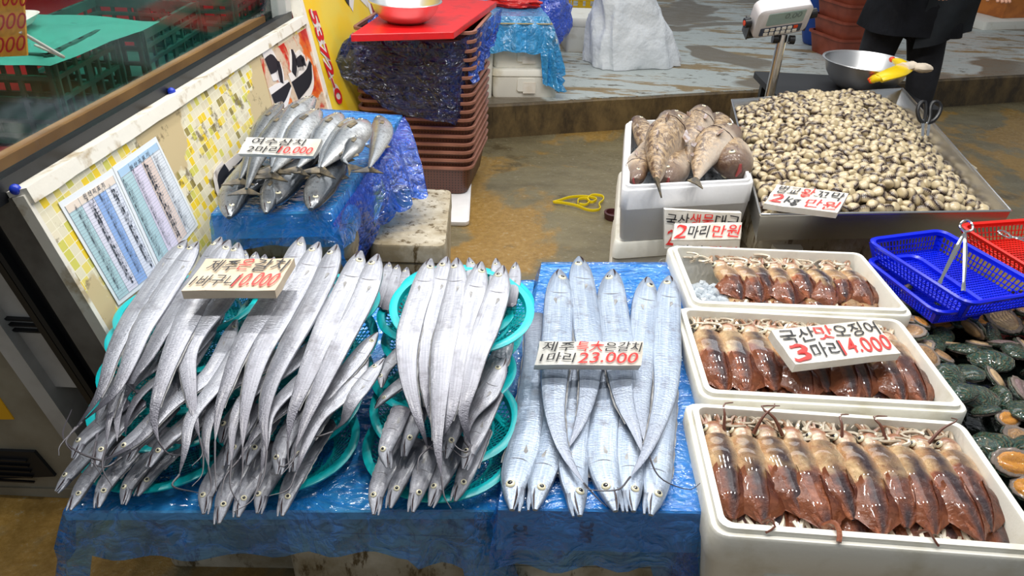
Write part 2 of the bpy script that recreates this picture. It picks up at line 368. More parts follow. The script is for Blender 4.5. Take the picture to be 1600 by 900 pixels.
CODM = simple('cod_lip', c(150, 62, 60), .35, coat=.6)
def mk_squid():
    t = NT('squid_skin'); tc = t.n('ShaderNodeTexCoord'); sp = t.n('ShaderNodeSeparateXYZ', {0: (tc, 'UV')}); oi = t.n('ShaderNodeObjectInfo')
    off = t.n('ShaderNodeVectorMath', {0: (tc, 'Object'), 1: t.n('ShaderNodeCombineXYZ', {0: t.n('ShaderNodeMath', {0: (oi, 'Random'), 1: 30.0}, operation='MULTIPLY')})}, operation='ADD')
    n1 = t.noise(off, 16, 6, .65, .6); n2 = t.noise(off, 90, 5, .7); n3 = t.noise(off, 9, 3)
    pale = t.mix(t.ramp(n1, [(.35, G0), (.6, G1)]), c(218, 186, 138), c(186, 136, 88))
    red = t.mix(t.ramp(n1, [(.38, G0), (.62, G1)]), c(182, 104, 62), c(126, 64, 40))
    vv = t.n('ShaderNodeMath', {0: (sp, 'Y'), 1: t.n('ShaderNodeMath', {0: n3, 1: .7}, operation='MULTIPLY')}, operation='ADD')
    rndv = t.n('ShaderNodeMath', {0: vv, 1: t.n('ShaderNodeMath', {0: (oi, 'Random'), 1: .35}, operation='MULTIPLY')}, operation='ADD')
    m = t.mix(t.ramp(rndv, [(.95, G0), (1.35, G1)]), pale, red)
    m = t.mix(t.ramp(n2, [(.54, G0), (.68, (.45, .45, .45, 1))]), m, c(110, 58, 42))
    xx = t.n('ShaderNodeMath', {0: (sp, 'X'), 1: t.n('ShaderNodeMath', {0: n1, 1: .10}, operation='MULTIPLY')}, operation='ADD')
    st = t.ramp(xx, [(.19, G0), (.29, G1), (.34, G1), (.44, G0)]); brk = t.ramp(n3, [(.32, (.25, .25, .25, 1)), (.55, G1)])
    m = t.mix(t.mix(1, st, brk, 'MULTIPLY'), m, c(50, 26, 30)); t.col(m)
    t.set(Roughness=.3, Coat_Weight=1, Coat_Roughness=.04, Subsurface_Weight=.08, Subsurface_Radius=(.02, .01, .006)); t.bump(t.noise(off, 60, 6, .65, 1.2), 1.0, .008); return t.m
SQUID = mk_squid()
SQFIN = simple('squid_fin', c(176, 108, 74), .24, col2=c(112, 58, 44), sc=14, lo=.36, hi=.62, bump=.9, bsc=42, bd=.007, coat=.9)
SQARM = simple('squid_arm', c(206, 180, 148), .25, col2=c(150, 100, 74), sc=30, bump=.4, bsc=120, bd=.003, coat=.8)
SQPALE = simple('pale_squid_arm', c(222, 212, 192), .25, col2=c(190, 172, 148), sc=30, bump=.3, bsc=120, bd=.003, coat=.8)
SQDRY = simple('dried_tentacle', c(104, 58, 40), .4, coat=.4)
def mk_clam():
    t = NT('cockle_shell'); tc = t.n('ShaderNodeTexCoord'); oi = t.n('ShaderNodeObjectInfo'); sp = t.n('ShaderNodeSeparateXYZ', {0: (tc, 'UV')})
    off = t.n('ShaderNodeVectorMath', {0: (tc, 'Object'), 1: t.n('ShaderNodeCombineXYZ', {0: t.n('ShaderNodeMath', {0: (oi, 'Random'), 1: 9.0}, operation='MULTIPLY')})}, operation='ADD')
    n1 = t.noise(off, 60, 4, .6)
    cream = t.mix(t.ramp(n1, [(.3, G0), (.7, G1)]), c(214, 196, 156), c(160, 142, 110))
    k = t.n('ShaderNodeMath', {0: (sp, 'Y'), 1: t.n('ShaderNodeMath', {0: n1, 1: .5}, operation='MULTIPLY')}, operation='ADD')
    rib = t.n('ShaderNodeMath', {0: t.n('ShaderNodeMath', {0: (sp, 'X'), 1: 2 * PI * 20}, operation='MULTIPLY')}, operation='SINE')
    dk = t.mix(t.ramp(rib, [(.35, G0), (.65, G1)]), c(84, 68, 58), c(160, 144, 120))
    m = t.mix(t.ramp(k, [(.42, G1), (.72, G0)]), cream, dk)
    m = t.mix(t.ramp((sp, 'Y'), [(0, G1), (.07, G1), (.13, G0)]), m, c(52, 36, 32)); t.col(m); t.set(Roughness=.35, Coat_Weight=.4, Coat_Roughness=.15); return t.m
CLAM = mk_clam()
def mk_aba():
    t = NT('abalone_shell'); n1 = t.noise(t.co('Generated'), 5, 7, .7, .6); w_ = t.n('ShaderNodeTexWave', {'Vector': t.co('Generated', (1, 1, 1)), 'Scale': 3.0, 'Distortion': 14.0, 'Detail': 4.0})
    m = t.mix(t.ramp(n1, [(.3, G0), (.6, G1)]), c(22, 38, 34), c(58, 98, 82)); m = t.mix(t.ramp(w_, [(.5, G0), (.95, (.7, .7, .7, 1))]), m, c(104, 92, 58)); m = t.mix(t.ramp(n1, [(.58, G0), (.7, G1)]), m, c(146, 138, 110)); t.col(m)
    t.set(Roughness=.25, Coat_Weight=.8, Coat_Roughness=.08); t.bump(t.n('ShaderNodeMath', {0: w_, 1: n1}, operation='ADD'), .8, .012); return t.m
ABA = mk_aba()
NACRE = simple('shell_rim', c(150, 158, 130), .3, col2=c(96, 110, 90), sc=40, coat=.6)
def foot(nm, a, b): return simple(nm, a, .28, col2=b, sc=26, lo=.4, hi=.6, bump=.6, bsc=55, bd=.006, coat=.7)
FOOTS = [foot('orange_flesh', c(226, 160, 60), c(196, 120, 38)), foot('cream_flesh', c(224, 194, 150), c(196, 160, 116)), foot('mauve_flesh', c(168, 142, 138), c(104, 82, 84)), foot('tan_flesh', c(196, 150, 96), c(120, 92, 70))]
FRILL = simple('dark_frill', c(92, 76, 74), .35, col2=c(160, 146, 132), sc=60, bump=.6, bsc=90, bd=.004, coat=.5)
def mk_wallpaper():
    t = NT('yellow_mosaic_paper'); tc = t.n('ShaderNodeTexCoord'); mp = t.n('ShaderNodeMapping', {'Vector': (tc, 'UV'), 'Scale': (44, 44, 1), 'Rotation': (0, 0, .06)})
    fl = t.n('ShaderNodeVectorMath', {0: mp}, operation='FLOOR'); wn = t.n('ShaderNodeTexWhiteNoise', {'Vector': fl})
    m = t.ramp((wn, 'Value'), [(0, c(222, 214, 186)), (.42, c(226, 208, 110)), (.56, c(232, 200, 50)), (.68, c(206, 200, 96)), (.76, c(214, 204, 176)), (.9, c(150, 136, 76)), (.95, c(226, 216, 190))], 'CONSTANT')
    fr = t.n('ShaderNodeVectorMath', {0: mp}, operation='FRACTION'); s2 = t.n('ShaderNodeSeparateXYZ', {0: fr})
    gx = t.ramp((s2, 'X'), [(0, G1), (.06, G1), (.08, G0)]); gy = t.ramp((s2, 'Y'), [(0, G1), (.06, G1), (.08, G0)])
    m = t.mix(t.mix(1, gx, gy, 'LIGHTEN'), m, c(236, 230, 208))
    big = t.noise(t.n('ShaderNodeMapping', {'Vector': (tc, 'UV'), 'Scale': (1, 1, 1)}), 3.0, 5, .5); m = t.mix(t.ramp(big, [(.50, G0), (.515, G1)]), m, c(198, 178, 136))
    st = t.noise(t.n('ShaderNodeMapping', {'Vector': (tc, 'UV')}), 13, 8, .7); m = t.mix(t.ramp(st, [(.56, G0), (.63, (.8, .8, .8, 1))]), m, c(96, 80, 52))
    m = t.mix(t.ramp(t.noise((tc, 'UV'), 2.2, 4, .5), [(.64, G0), (.67, G1)]), m, c(176, 84, 28)); t.col(m); t.set(Roughness=.45); return t.m
WALLP = mk_wallpaper()
def mk_picture():
    t = NT('red_orange_print'); tc = t.n('ShaderNodeTexCoord'); a = t.noise((tc, 'UV'), 3.2, 6, .6, .4); b = t.noise((tc, 'UV'), 40, 4, .7)
    m = t.ramp(a, [(.3, c(178, 24, 24)), (.45, c(196, 44, 28)), (.48, c(206, 178, 150)), (.54, c(206, 190, 168)), (.57, c(222, 110, 34)), (.64, c(186, 30, 26))])
    m = t.mix(t.ramp(b, [(.55, G0), (.62, (.5, .5, .5, 1))]), m, c(160, 110, 70)); t.col(m); t.set(Roughness=.4); return t.m
PICT = mk_picture()
BANNER = simple('yellow_banner', c(238, 196, 20), .4, col2=c(232, 204, 70), sc=5)
OUTL = simple('white_outline', c(226, 218, 212), .5)
INKD = simple('banner_black', c(44, 40, 44), .5)
INKB = simple('banner_red', c(206, 24, 34), .5)
LCD = simple('lcd_glass', c(150, 172, 168), .15)
SCALEW = simple('scale_housing', c(214, 210, 212), .35)
KEYP = simple('scale_key_panel', c(70, 78, 96), .4)

# ------------------------------------------------------------------ lettering
def glyphs(body, bold=.02, ext=.0):
    cu = bpy.data.curves.new('tmp', 'FONT'); cu.body = body; cu.offset = bold; cu.extrude = ext; cu.fill_mode = 'BOTH' if ext else 'FRONT'; cu.resolution_u = 3
    o = bpy.data.objects.new('tmp', cu); COL.objects.link(o)
    dg = bpy.context.evaluated_depsgraph_get(); dg.update(); me = o.evaluated_get(dg).to_mesh()
    vs = [v.co.copy() for v in me.vertices]; fs = [list(p.vertices) for p in me.polygons]
    o.evaluated_get(dg).to_mesh_clear(); bpy.data.objects.remove(o); bpy.data.curves.remove(cu); return vs, fs
def lettering(name, body, fr, x0, x1, y0, y1, mat, parent, bold=.03, shear=.18, lift=.0012, seed=0, label=None):
    """text squeezed into the box x0..x1,y0..y1 (fractions) of a sign frame fr=(origin,X,Y,N)"""
    vs, fs = glyphs(body, bold)
    if not vs: return
    a0 = min(v.x for v in vs); a1 = max(v.x for v in vs); b0 = min(v.y for v in vs); b1 = max(v.y for v in vs)
    O, X, Y, N = fr; bm = NB(); rnd = random.Random(seed)
    new = []
    for v in vs:
        u = (v.x - a0) / (a1 - a0); t = (v.y - b0) / (b1 - b0)
        t += .05 * math.sin(u * 9 + seed); u += shear * (t - .5) * (y1 - y0) * Y.length / max(1e-6, (x1 - x0) * X.length)
        new.append(bm.verts.new(O + X * (x0 + u * (x1 - x0)) + Y * (y0 + t * (y1 - y0)) + N * lift))
    for f in fs:
        try: bm.faces.new([new[i] for i in f])
        except ValueError: pass
    o = fin(name, bm, mat, parent, world=True, smooth=False)
    if label: o['label'] = label
    return o
def sign(TL, TR, BL, thick, mat, label, rows, BR=None, group=None):
    """hand painted foam price board; TL.. are world points of the written face"""
    X = TR - TL; Y = TL - BL; N = X.cross(Y).normalized()
    if N.z < 0 and abs(N.z) > .3: N = -N
    if N.y > 0 and abs(N.z) <= .3: N = -N
    root = thing('price_sign', (BL + X * .5) - N * thick, label, 'price sign', group)
    bm = NB(); n = 16; rnd = random.Random(len(label)); fr = []; bk = []
    for (p, q) in ((BL, BL + X), (BL + X, TR), (TR, TL), (TL, BL)):
        for i in range(4):
            a = p.lerp(q, i / 4) + V((rnd.uniform(-1, 1), rnd.uniform(-1, 1), rnd.uniform(-1, 1))) * .0012
            fr.append(a); bk.append(a - N * (thick + rnd.uniform(-.002, .002)))
    loft(bm, [bk, fr]); bmesh.ops.bevel(bm, geom=[e for e in bm.edges if e.calc_face_angle(0) > 1], offset=.002, segments=1, affect='EDGES')
    fin('board', bm, mat, root, world=True, smooth=False)
    for k, (body, x0, x1, y0, y1, red) in enumerate(rows):
        lettering('red_lettering' if red else 'black_lettering', body, (BL, X, Y, N), x0, x1, y0, y1, INKR if red else INK, root, .006, .16, .0035, k)
    return root

# ------------------------------------------------------------------ setting: floor, platform, kerb
bm = NB(); hexa(bm, [(-6, -1.5, -.1), (8, -1.5, -.1), (8, 12, -.1), (-6, 12, -.1)], [(-6, -1.5, 0), (8, -1.5, 0), (8, 12, 0), (-6, 12, 0)])
struct('floor', bm, FLOOR, smooth=False)
ka = V((-.05, 4.31, 0)); kd = V((3.81, 1.375, 0)).normalized(); kn = V((-kd.y, kd.x, 0)); k0 = ka - kd * 3.2; k1 = ka + kd * 6.2
bm = NB()
nseg = 60; low = []; top = []; lip = []
for i in range(nseg + 1):
    p = k0.lerp(k1, i / nseg); j = nz(i * .6) * .015
    low.append(p - kn * (.01 + j * .3)); top.append(p + V((0, 0, .185 + j * .4)) + kn * (j * .2)); lip.append(p + V((0, 0, .2)) + kn * (.015 + abs(j)))
for i in range(nseg):
    for a, b in ((low, top), (top, lip)):
        bm.faces.new([bm.verts.new(x) for x in (a[i], a[i + 1], b[i + 1], b[i])])
bmesh.ops.remove_doubles(bm, verts=bm.verts, dist=.0005); struct('trim_1', bm, KERB)
bm = NB(); far = kn * 7
hexa(bm, [k0 + kn * .03, k1 + kn * .03, k1 + far, k0 + far], [p + V((0, 0, .2)) for p in (k0 + kn * .012, k1 + kn * .012, k1 + far, k0 + far)])
struct('floor', bm, PLAT, smooth=False)

# ------------------------------------------------------------------ leaning side panel with pane and cabinet at left
PA = V((-.965, 1.34, .865)); PD = V((.048, .999, 0)).normalized(); PV = V((.28, -.013, -.96)).normalized(); PN = PD.cross(PV).normalized()
if PN.x < 0: PN = -PN
def pl(u, v, o=0): return PA + PD * u + PV * v + PN * o
def puv(px, py):
    q = atplane(px, py, PA, PN) - PA; a, b, d = PD.dot(PD), PD.dot(PV), PV.dot(PV); x, y = q.dot(PD), q.dot(PV)
    det = a * d - b * b; return ((x * d - y * b) / det, (y * a - x * b) / det)
def slab(bm, u0, u1, v0, v1, o0, o1, mi=0): hexa(bm, [pl(u0, v0, o0), pl(u1, v0, o0), pl(u1, v1, o0), pl(u0, v1, o0)], [pl(u0, v0, o1), pl(u1, v0, o1), pl(u1, v1, o1), pl(u0, v1, o1)], mi)
PL = puv(475, 35)[0]
_e0, _e1 = puv(473, 35), puv(507, 160)
def ue(v): return _e0[0] + (_e1[0] - _e0[0]) * (v - _e0[1]) / (_e1[1] - _e0[1])
PL = ue(0)
def slabs(bm, u0, v0, v1, o0, o1, du0=None, du1=0.0):
    a0, a1 = (u0, u0) if du0 is None else (ue(v0) + du0, ue(v1) + du0)
    hexa(bm, [pl(a0, v0, o0), pl(ue(v0) + du1, v0, o0), pl(ue(v1) + du1, v1, o0), pl(a1, v1, o0)], [pl(a0, v0, o1), pl(ue(v0) + du1, v0, o1), pl(ue(v1) + du1, v1, o1), pl(a1, v1, o1)])
panel = thing('display_panel', pl(.8, .85), 'long leaning side panel with peeling yellow mosaic paper under a white painted rail', 'panel')
bm = NB(); slabs(bm, 0, 0, .88, -.085, 0); fin('core_board', bm, GREYB, panel, world=True, smooth=False)
bm = NB(); L = uvl(bm)
q = [pl(.005, .02, .003), pl(ue(.02), .02, .003), pl(ue(.87), .87, .003), pl(.005, .87, .003)]
q0 = [p - PN * .002 for p in q]; hexa(bm, q0, q)
for f in bm.faces:
    for lp in f.loops: d = lp.vert.co - PA; lp[L].uv = (d.dot(PD), d.dot(PV))
fin('mosaic_paper', bm, WALLP, panel, world=True, smooth=False)
bm = NB()
for i in range(24):
    a, b = PL * i / 24, PL * (i + 1) / 24; s = lambda x: nz(x * 9) * .003
    hexa(bm, [pl(a, -.012, -.03), pl(b, -.012, -.03), pl(b, .02 + s(b), -.03), pl(a, .02 + s(a), -.03)], [pl(a, -.012, .016), pl(b, -.012, .016), pl(b, .02 + s(b), .016), pl(a, .02 + s(a), .016)])
bmesh.ops.remove_doubles(bm, verts=bm.verts, dist=.0004); fin('top_rail', bm, WHITEP, panel, world=True, smooth=False)
bm = NB(); slab(bm, -.006, .006, .0, .88, -.02, .006); fin('white_edging', bm, WHITEP, panel, world=True, smooth=False)
# torn paint patch picture with brush lettering
u0 = puv(398, 75)[0]; u1 = ue(.03)
pic = thing('brush_lettered_print', pl((u0 + u1) / 2, .8, .004), 'red and orange print with bold black brush characters on the side panel', 'print')
bm = NB(); L = uvl(bm); hexa(bm, [pl(u0, .035, .0035), pl(ue(.035), .035, .0035), pl(ue(.87), .87, .0035), pl(u0 - .35, .87, .0035), pl(u0 - .12, .4, .0035)], [pl(u0, .035, .006), pl(ue(.035), .035, .006), pl(ue(.87), .87, .006), pl(u0 - .35, .87, .006), pl(u0 - .12, .4, .006)])
for f in bm.faces:
    for lp in f.loops: d = lp.vert.co - PA; lp[L].uv = (d.dot(PD), d.dot(PV))
fin('sheet', bm, PICT, pic, world=True, smooth=False)
def stroke(bm, pts, w, o):
    P = crs([(*puv(x, y), ww) for x, y, ww in [(p[0], p[1], p[2] if len(p) > 2 else 1) for p in pts]], 10)
    a = []; b = []
    for i, p in enumerate(P):
        t = V((P[min(i + 1, 9)][0] - P[max(i - 1, 0)][0], P[min(i + 1, 9)][1] - P[max(i - 1, 0)][1])).normalized(); n = V((-t.y, t.x)) * w * p[2]
        a.append((p[0] + n.x, p[1] + n.y)); b.append((p[0] - n.x, p[1] - n.y))
    ring = a + b[::-1]
    for i in range(9): hexa(bm, [pl(*a[i], o - .001), pl(*a[i + 1], o - .001), pl(*b[i + 1], o - .001), pl(*b[i], o - .001)], [pl(*a[i], o), pl(*a[i + 1], o), pl(*b[i + 1], o), pl(*b[i], o)])
ST = [[(415, 105, 1.5), (424, 99, 1.7), (431, 100, .7)], [(431, 96, .6), (434, 112, .9), (437, 130, .6)], [(453, 78, .5), (457, 95, 1), (456, 117, .8)], [(460, 100, .8), (470, 95, 1.2), (471, 101, .9)], [(482, 98, .5), (478, 122, 1.5), (458, 143, 1.9)], [(450, 132, .5), (437, 150, 1.3), (425, 160, 1.4)],
      [(392, 236, 1), (378, 262, 1.4), (345, 300, 1.8)], [(350, 262, .7), (342, 285, 1.1), (352, 312, 1.2)]]
for s in ST:
    bm = NB(); stroke(bm, s, .034, .0075); bm2 = NB(); stroke(bm2, s, .018, .009)
    bo_ = fin('white_stroke_outline', bm, OUTL, pic, world=True, smooth=False); fin('black_brush_stroke', bm2, INK, bo_, world=True, smooth=False)
# yellow banner beyond
ban = thing('phone_banner', pl(PL + .4, .9), 'tall yellow shop banner with a red telephone number beyond the side panel', 'banner')
bm = NB(); slabs(bm, 0, -.75, .9, -.03, .004, .012, 1.15); fin('sheet', bm, BANNER, ban, world=True, smooth=False)
bm = NB(); slabs(bm, 0, -.75, .9, -.032, .012, .0, .035); fin('white_edging', bm, WHITEP, ban, world=True, smooth=False)
ua, va = puv(480, 15); ub, vb = puv(525, 165)
dirv = (pl(ub, vb) - pl(ua, va)); X = dirv; Y = (-PN.cross(dirv.normalized())) * .085
if Y.dot(PD) < 0: Y = -Y
O = pl(ua, va, .0065) - Y * .1
for m_, bo, li in ((OUTL, .09, .0), (INKB, .0, .002)): lettering('number_outline' if bo else 'red_number', '5372-0', (O, X, Y, PN), 0, 1, 0, 1, m_, ban, bo + .02, 0, li)
ua, va = puv(530, -60); ub, vb = puv(565, 60); dirv = pl(ub, vb) - pl(ua, va); X = PD * .5; Y = -PV * .8; O = pl(ub - .1, vb + .02, .006)
for m_, bo, li in ((OUTL, .07, .0), (INKD, .0, .002)): lettering('character_outline' if bo else 'black_character', '시', (O, X, Y, PN), 0, 1, 0, 1, m_, ban, bo + .03, 0, li)
bm = NB(); slabs(bm, 0, -.75, .9, .004, .008, 1.0, 1.15); fin('red_border', bm, DKRED, ban, world=True, smooth=False)
# origin charts
def chart(pTL, pTR, pBR, pBL, heads, cols, label, seed):
    P = [V(puv(*p)) for p in (pTL, pTR, pBR, pBL)]
    def q(u, v, o): a = P[0].lerp(P[1], u); b = P[3].lerp(P[2], u); r = a.lerp(b, v); return pl(r.x, r.y, o)
    root = thing('origin_chart', q(.5, 1, .004), label, 'chart', 'printed charts on the side panel')
    bm = NB()
    def pan(u0, u1, v0, v1, o, mi): hexa(bm, [q(u0, v0, o - .001), q(u1, v0, o - .001), q(u1, v1, o - .001), q(u0, v1, o - .001)], [q(u0, v0, o), q(u1, v0, o), q(u1, v1, o), q(u0, v1, o)], mi)
    pan(0, 1, 0, 1, .006, 0)
    mats = [simple('chart_paper', c(226, 230, 234), .35), simple('chart_head', heads, .35)]
    pan(.05, .95, .05, .115, .0068, 1); n = len(cols)
    for k, cc in enumerate(cols):
        mats.append(simple('chart_column', cc, .35)); pan(.05 + .9 * k / n, .05 + .9 * (k + 1) / n, .12, .96, .0068, k + 2)
    mats.append(simple('chart_rule', c(150, 160, 172), .4))
    for i in range(31): v = .12 + .84 * i / 30; pan(.05, .95, v - .0008, v + .0008, .0074, n + 2)
    for k in range(n + 1): u = .05 + .9 * k / n; pan(u - .001, u + .001, .05, .96, .0074, n + 2)
    fin('sheet', bm, mats, root, world=True, smooth=False)
    rnd = random.Random(seed); words = ['국내산', '중국산', '러시아산', '일본산', '제주산', '고등어', '갈치', '오징어', '꼬막', '대구', '삼치', '전복', '명태', '조기', '바지락', '홍합']
    X = q(1, .5, 0) - q(0, .5, 0); Y = q(.5, 0, 0) - q(.5, 1, 0); O = q(0, 1, .0085)
    lettering('heading', '원 산 지 표 기', (O, X, Y, PN), .3, .72, .895, .94, INKT, root, .01, 0, 0)
    for k in range(n):
        body = '\n'.join(rnd.choice(words) for _ in range(27)); u = .05 + .9 * (k + .22) / n
        lettering('fine_print', body, (O, X, Y, PN), u, u + .9 * .5 / n, .1, .87, INKT, root, -.004, 0, 0)
chart((87, 318), (172, 264), (246, 428), (182, 478), c(228, 214, 200), [c(176, 206, 212), c(222, 220, 234), c(146, 178, 228), c(222, 226, 238)], 'printed origin chart with a strong blue column, nearer the panel end', 3)
chart((172, 262), (240, 214), (307, 352), (246, 426), c(170, 200, 226), [c(176, 206, 212), c(222, 214, 232), c(226, 206, 196), c(224, 228, 234)], 'printed origin chart with a peach column, deeper along the panel', 5)
# pane above the rail with its frame
pane = thing('clear_screen', pl(.8, -.02, -.03), 'scratched clear acrylic screen standing on the white rail of the side panel', 'screen')
zz = V((0, 0, 1))
def sb(bm, u0, u1, h0, h1, o0, o1): b = pl(u0, -.012, 0); hexa(bm, [pl(u0, -.012, o0) + zz * h0, pl(u1, -.012, o0) + zz * h0, pl(u1, -.012, o1) + zz * h0, pl(u0, -.012, o1) + zz * h0], [pl(u0, -.012, o0) + zz * h1, pl(u1, -.012, o0) + zz * h1, pl(u1, -.012, o1) + zz * h1, pl(u0, -.012, o1) + zz * h1])
bm = NB(); sb(bm, -.25, PL - .02, .002, .8, -.075, -.07); fin('pane', bm, GLASS, pane, world=True, smooth=False)
bm = NB(); sb(bm, -.25, PL - .02, -.02, .028, -.085, -.03); fin('bottom_channel', bm, DARKM, pane, world=True, smooth=False)
bm = NB(); sb(bm, PL - .05, PL + .01, 0, .8, -.10, -.04); fin('corner_post', bm, simple('grey_post', c(190, 190, 186), .5), pane, world=True, smooth=False)
for k, (px, py) in enumerate(((24, 296), (268, 143), (402, 55), (449, 22))):
    bm = NB(); p = at(px, py, .875); ell(bm, p, .011, .011, .011, nu=12, nv=8); fin('blue_bolt_cap', bm, BLUEC, pane, world=True)
# wooden rail behind the pane
bm = NB(); sb(bm, -.4, PL - .05, .01, .04, -.20, -.13); tag(fin('wooden_rail', bm, WOOD, smooth=False), 'plain brown wooden rail running behind the clear screen', 'rail')
# dark counter behind
shelf = thing('back_counter', (-1.9, 2.3, 0), 'dark red counter holding green crates behind the clear screen', 'counter')
bm = NB(); hexa(bm, [(-3.2, 1.42, .6), (-1.14, 1.42, .6), (-1.04, 4.2, .6), (-3.2, 4.2, .6)], [(-3.2, 1.42, .74), (-1.17, 1.42, .74), (-1.07, 4.2, .74), (-3.2, 4.2, .74)]); fin('worktop', bm, DKRED, shelf, world=True, smooth=False)
bm = NB(); hexa(bm, [(-3.2, 1.5, 0), (-1.3, 1.5, 0), (-1.2, 4.2, 0), (-3.2, 4.2, 0)], [(-3.2, 1.5, .6), (-1.3, 1.5, .6), (-1.2, 4.2, .6), (-3.2, 4.2, .6)]); fin('plinth', bm, DARKM, shelf, world=True, smooth=False)
bm = NB(); box(bm, -3.4, 3, 1.2, .1, 7, 2.4); box(bm, -2.3, 4.6, 1.2, 2.3, .1, 2.4); struct('wall_left', bm, simple('dim_wall', c(58, 50, 44), .7, col2=c(34, 28, 28), sc=3), smooth=False)
bm = NB()
for i in range(26): box(bm, -2.3 + .06 * i, 4.5, 1.2, .02, .03, .9)
tag(fin('slatted_screen', bm, simple('pale_slats', c(150, 140, 136), .5), smooth=False), 'pale vertical slatted screen at the far end behind the green crates', 'screen')
def crate(name, cx, cy, z, w, d, h, rz, mat, label, group=None, nx=6, nzr=4, t=.008):
    root = thing(name, (cx, cy, z), label, 'crate', group, rz)
    for nm, (a, b, ln, ax) in (('front_wall', (0, -d / 2, w, 0)), ('back_wall', (0, d / 2, w, 0)), ('side_wall', (-w / 2, 0, d, 1)), ('side_wall', (w / 2, 0, d, 1))):
        bm = NB()
        for i in range(nx + 1):
            o = -ln / 2 + ln * i / nx; ww = .03 if i in (0, nx, nx // 2) else .012
            box(bm, a + (0 if ax else o), b + (o if ax else 0), h / 2, t if ax else ww, ww if ax else t, h)
        for j in range(nzr + 1):
            hh = .03 if j in (0, nzr) else .012; zc = hh / 2 + (h - hh) * j / nzr
            box(bm, a, b, zc, t * 1.6 if ax else ln + .02, ln + .02 if ax else t * 1.6, hh)
        fin(nm, bm, mat, root, smooth=False)
    bm = NB(); box(bm, 0, 0, .006, w, d, .01); fin('floor_panel', bm, mat, root, smooth=False)
    return root
crate('green_crate', -1.47, 2.08, .75, .52, .36, .24, .05, GREENP, 'green plastic crate nearest the clear screen, covered by a teal sheet', 'green crates behind the screen')
crate('green_crate', -1.38, 2.62, .75, .36, .5, .2, .05, GREENP, 'uncovered green plastic crate in the middle of the row behind the screen', 'green crates behind the screen')
crate('green_crate', -1.30, 3.22, .75, .36, .5, .2, .05, GREENP, 'green plastic crate farthest along the row behind the screen', 'green crates behind the screen')
bm = NB(); n = 14; rows = []
A, B, C_, D = V((-1.9, 1.82, .995)), V((-1.15, 1.83, .975)), V((-1.10, 2.34, .985)), V((-1.86, 2.34, 1.0))
for i in range(n + 1): rows.append([A.lerp(B, j / n).lerp(D.lerp(C_, j / n), i / n) + V((0, 0, .008 * nz(i * .4, j * .4) + .004)) for j in range(n + 1)])
loft(bm, rows, False, False, False); bmesh.ops.solidify(bm, geom=bm.faces[:], thickness=.003)
tag(fin('teal_sheet', bm, simple('teal_sheet', c(96, 214, 190), .4)), 'flat teal plastic sheet laid over the nearest green crate', 'sheet')
bm = NB(); loft(bm, [rr(.3, .2, .03, 0), rr(.34, .24, .04, .025), rr(.33, .23, .035, .025), rr(.29, .19, .03, .006)], True, True)
bmesh.ops.transform(bm, matrix=Matrix.Translation((-1.52, 2.08, 1.004)) @ Matrix.Rotation(.2, 4, 'Z'), verts=bm.verts); tag(fin('shallow_tray', bm, FOAM_OLD), 'shallow white tray lying on the teal sheet', 'tray')
bm = NB(); loft(bm, [circ(.03, 0), circ(.1, .02), circ(.12, .03), circ(.118, .034), circ(.03, .006)], True, True)
bmesh.ops.transform(bm, matrix=Matrix.Translation((-1.06, 3.2, .9)) @ Matrix.Rotation(.1, 4, 'X'), verts=bm.verts)
bmesh.ops.translate(bm, vec=(-.1, 0, .06), verts=bm.verts); tag(fin('steel_dish', bm, STEEL), 'round steel dish beside the farthest green crate', 'dish')
ps = thing('orange_price_card', (-1.42, 1.6, 1.0), 'orange card of red handwritten prices at the top left corner', 'price card')
a, b = aty(-60, -60, 1.62), aty(32, -60, 1.62); d_, e_ = aty(42, 87, 1.62), aty(-60, 92, 1.62)
bm = NB(); hexa(bm, [p + V((0, .006, 0)) for p in (e_, d_, b, a)], [e_, d_, b, a]); fin('card', bm, simple('orange_card', c(250, 176, 56), .5), ps, world=True, smooth=False)
for k, tx in enumerate(('5.000', '3.000', '20.000', '8.000')):
    lettering('red_price', tx, (e_, d_ - e_, a - e_, V((0, -1, 0))), .3, .98, .05 + .24 * k, .22 + .24 * k, INKB, ps, .0, .1, .003, k)
bm = NB()
tube(bm, [(d_.x, 1.62, d_.z + .05), (d_.x + .03, 1.7, d_.z - .02), (-1.25, 1.95, 1.0)], .004); fin('stand_rod', bm, WHITEP, ps, world=True)
# cabinet body below the screen, seen end-on at lower left
cab = thing('chest_cabinet', (-1.3, 1.7, 0), 'shadowed white chest cabinet with a vent grille left of the stall', 'cabinet')
def lean(x, z): return x + (.865 - z) * .292
def strip(bm, xa, xb, z0, z1, y0, y1, clip=-3.0):
    hexa(bm, [(max(clip, lean(xa, z0)), y0, z0), (lean(xb, z0), y0, z0), (lean(xb, z0), y1, z0), (max(clip, lean(xa, z0)), y1, z0)], [(max(clip, lean(xa, z1)), y0, z1), (lean(xb, z1), y0, z1), (lean(xb, z1), y1, z1), (max(clip, lean(xa, z1)), y1, z1)])
bm = NB(); strip(bm, -2.6, -1.12, .34, .72, 1.40, 1.485); fin('upper_body', bm, CABW, cab, world=True, smooth=False)
bm = NB(); strip(bm, -1.14, -1.125, .0, .84, 1.365, 1.49); fin('black_strip', bm, BLACK, cab, world=True, smooth=False)
bm = NB(); strip(bm, -1.118, -1.105, .0, .84, 1.36, 1.49); fin('steel_strip', bm, DARKM, cab, world=True, smooth=False)
bm = NB(); strip(bm, -1.105, -1.062, .0, .84, 1.38, 1.49); fin('gap_shade_strip', bm, BLACK, cab, world=True, smooth=False)  # black strip stands in for the shade of the open gap
bm = NB(); strip(bm, -2.6, -1.27, .0, .5, 1.375, 1.485); fin('lower_body', bm, CABB, cab, world=True, smooth=False)
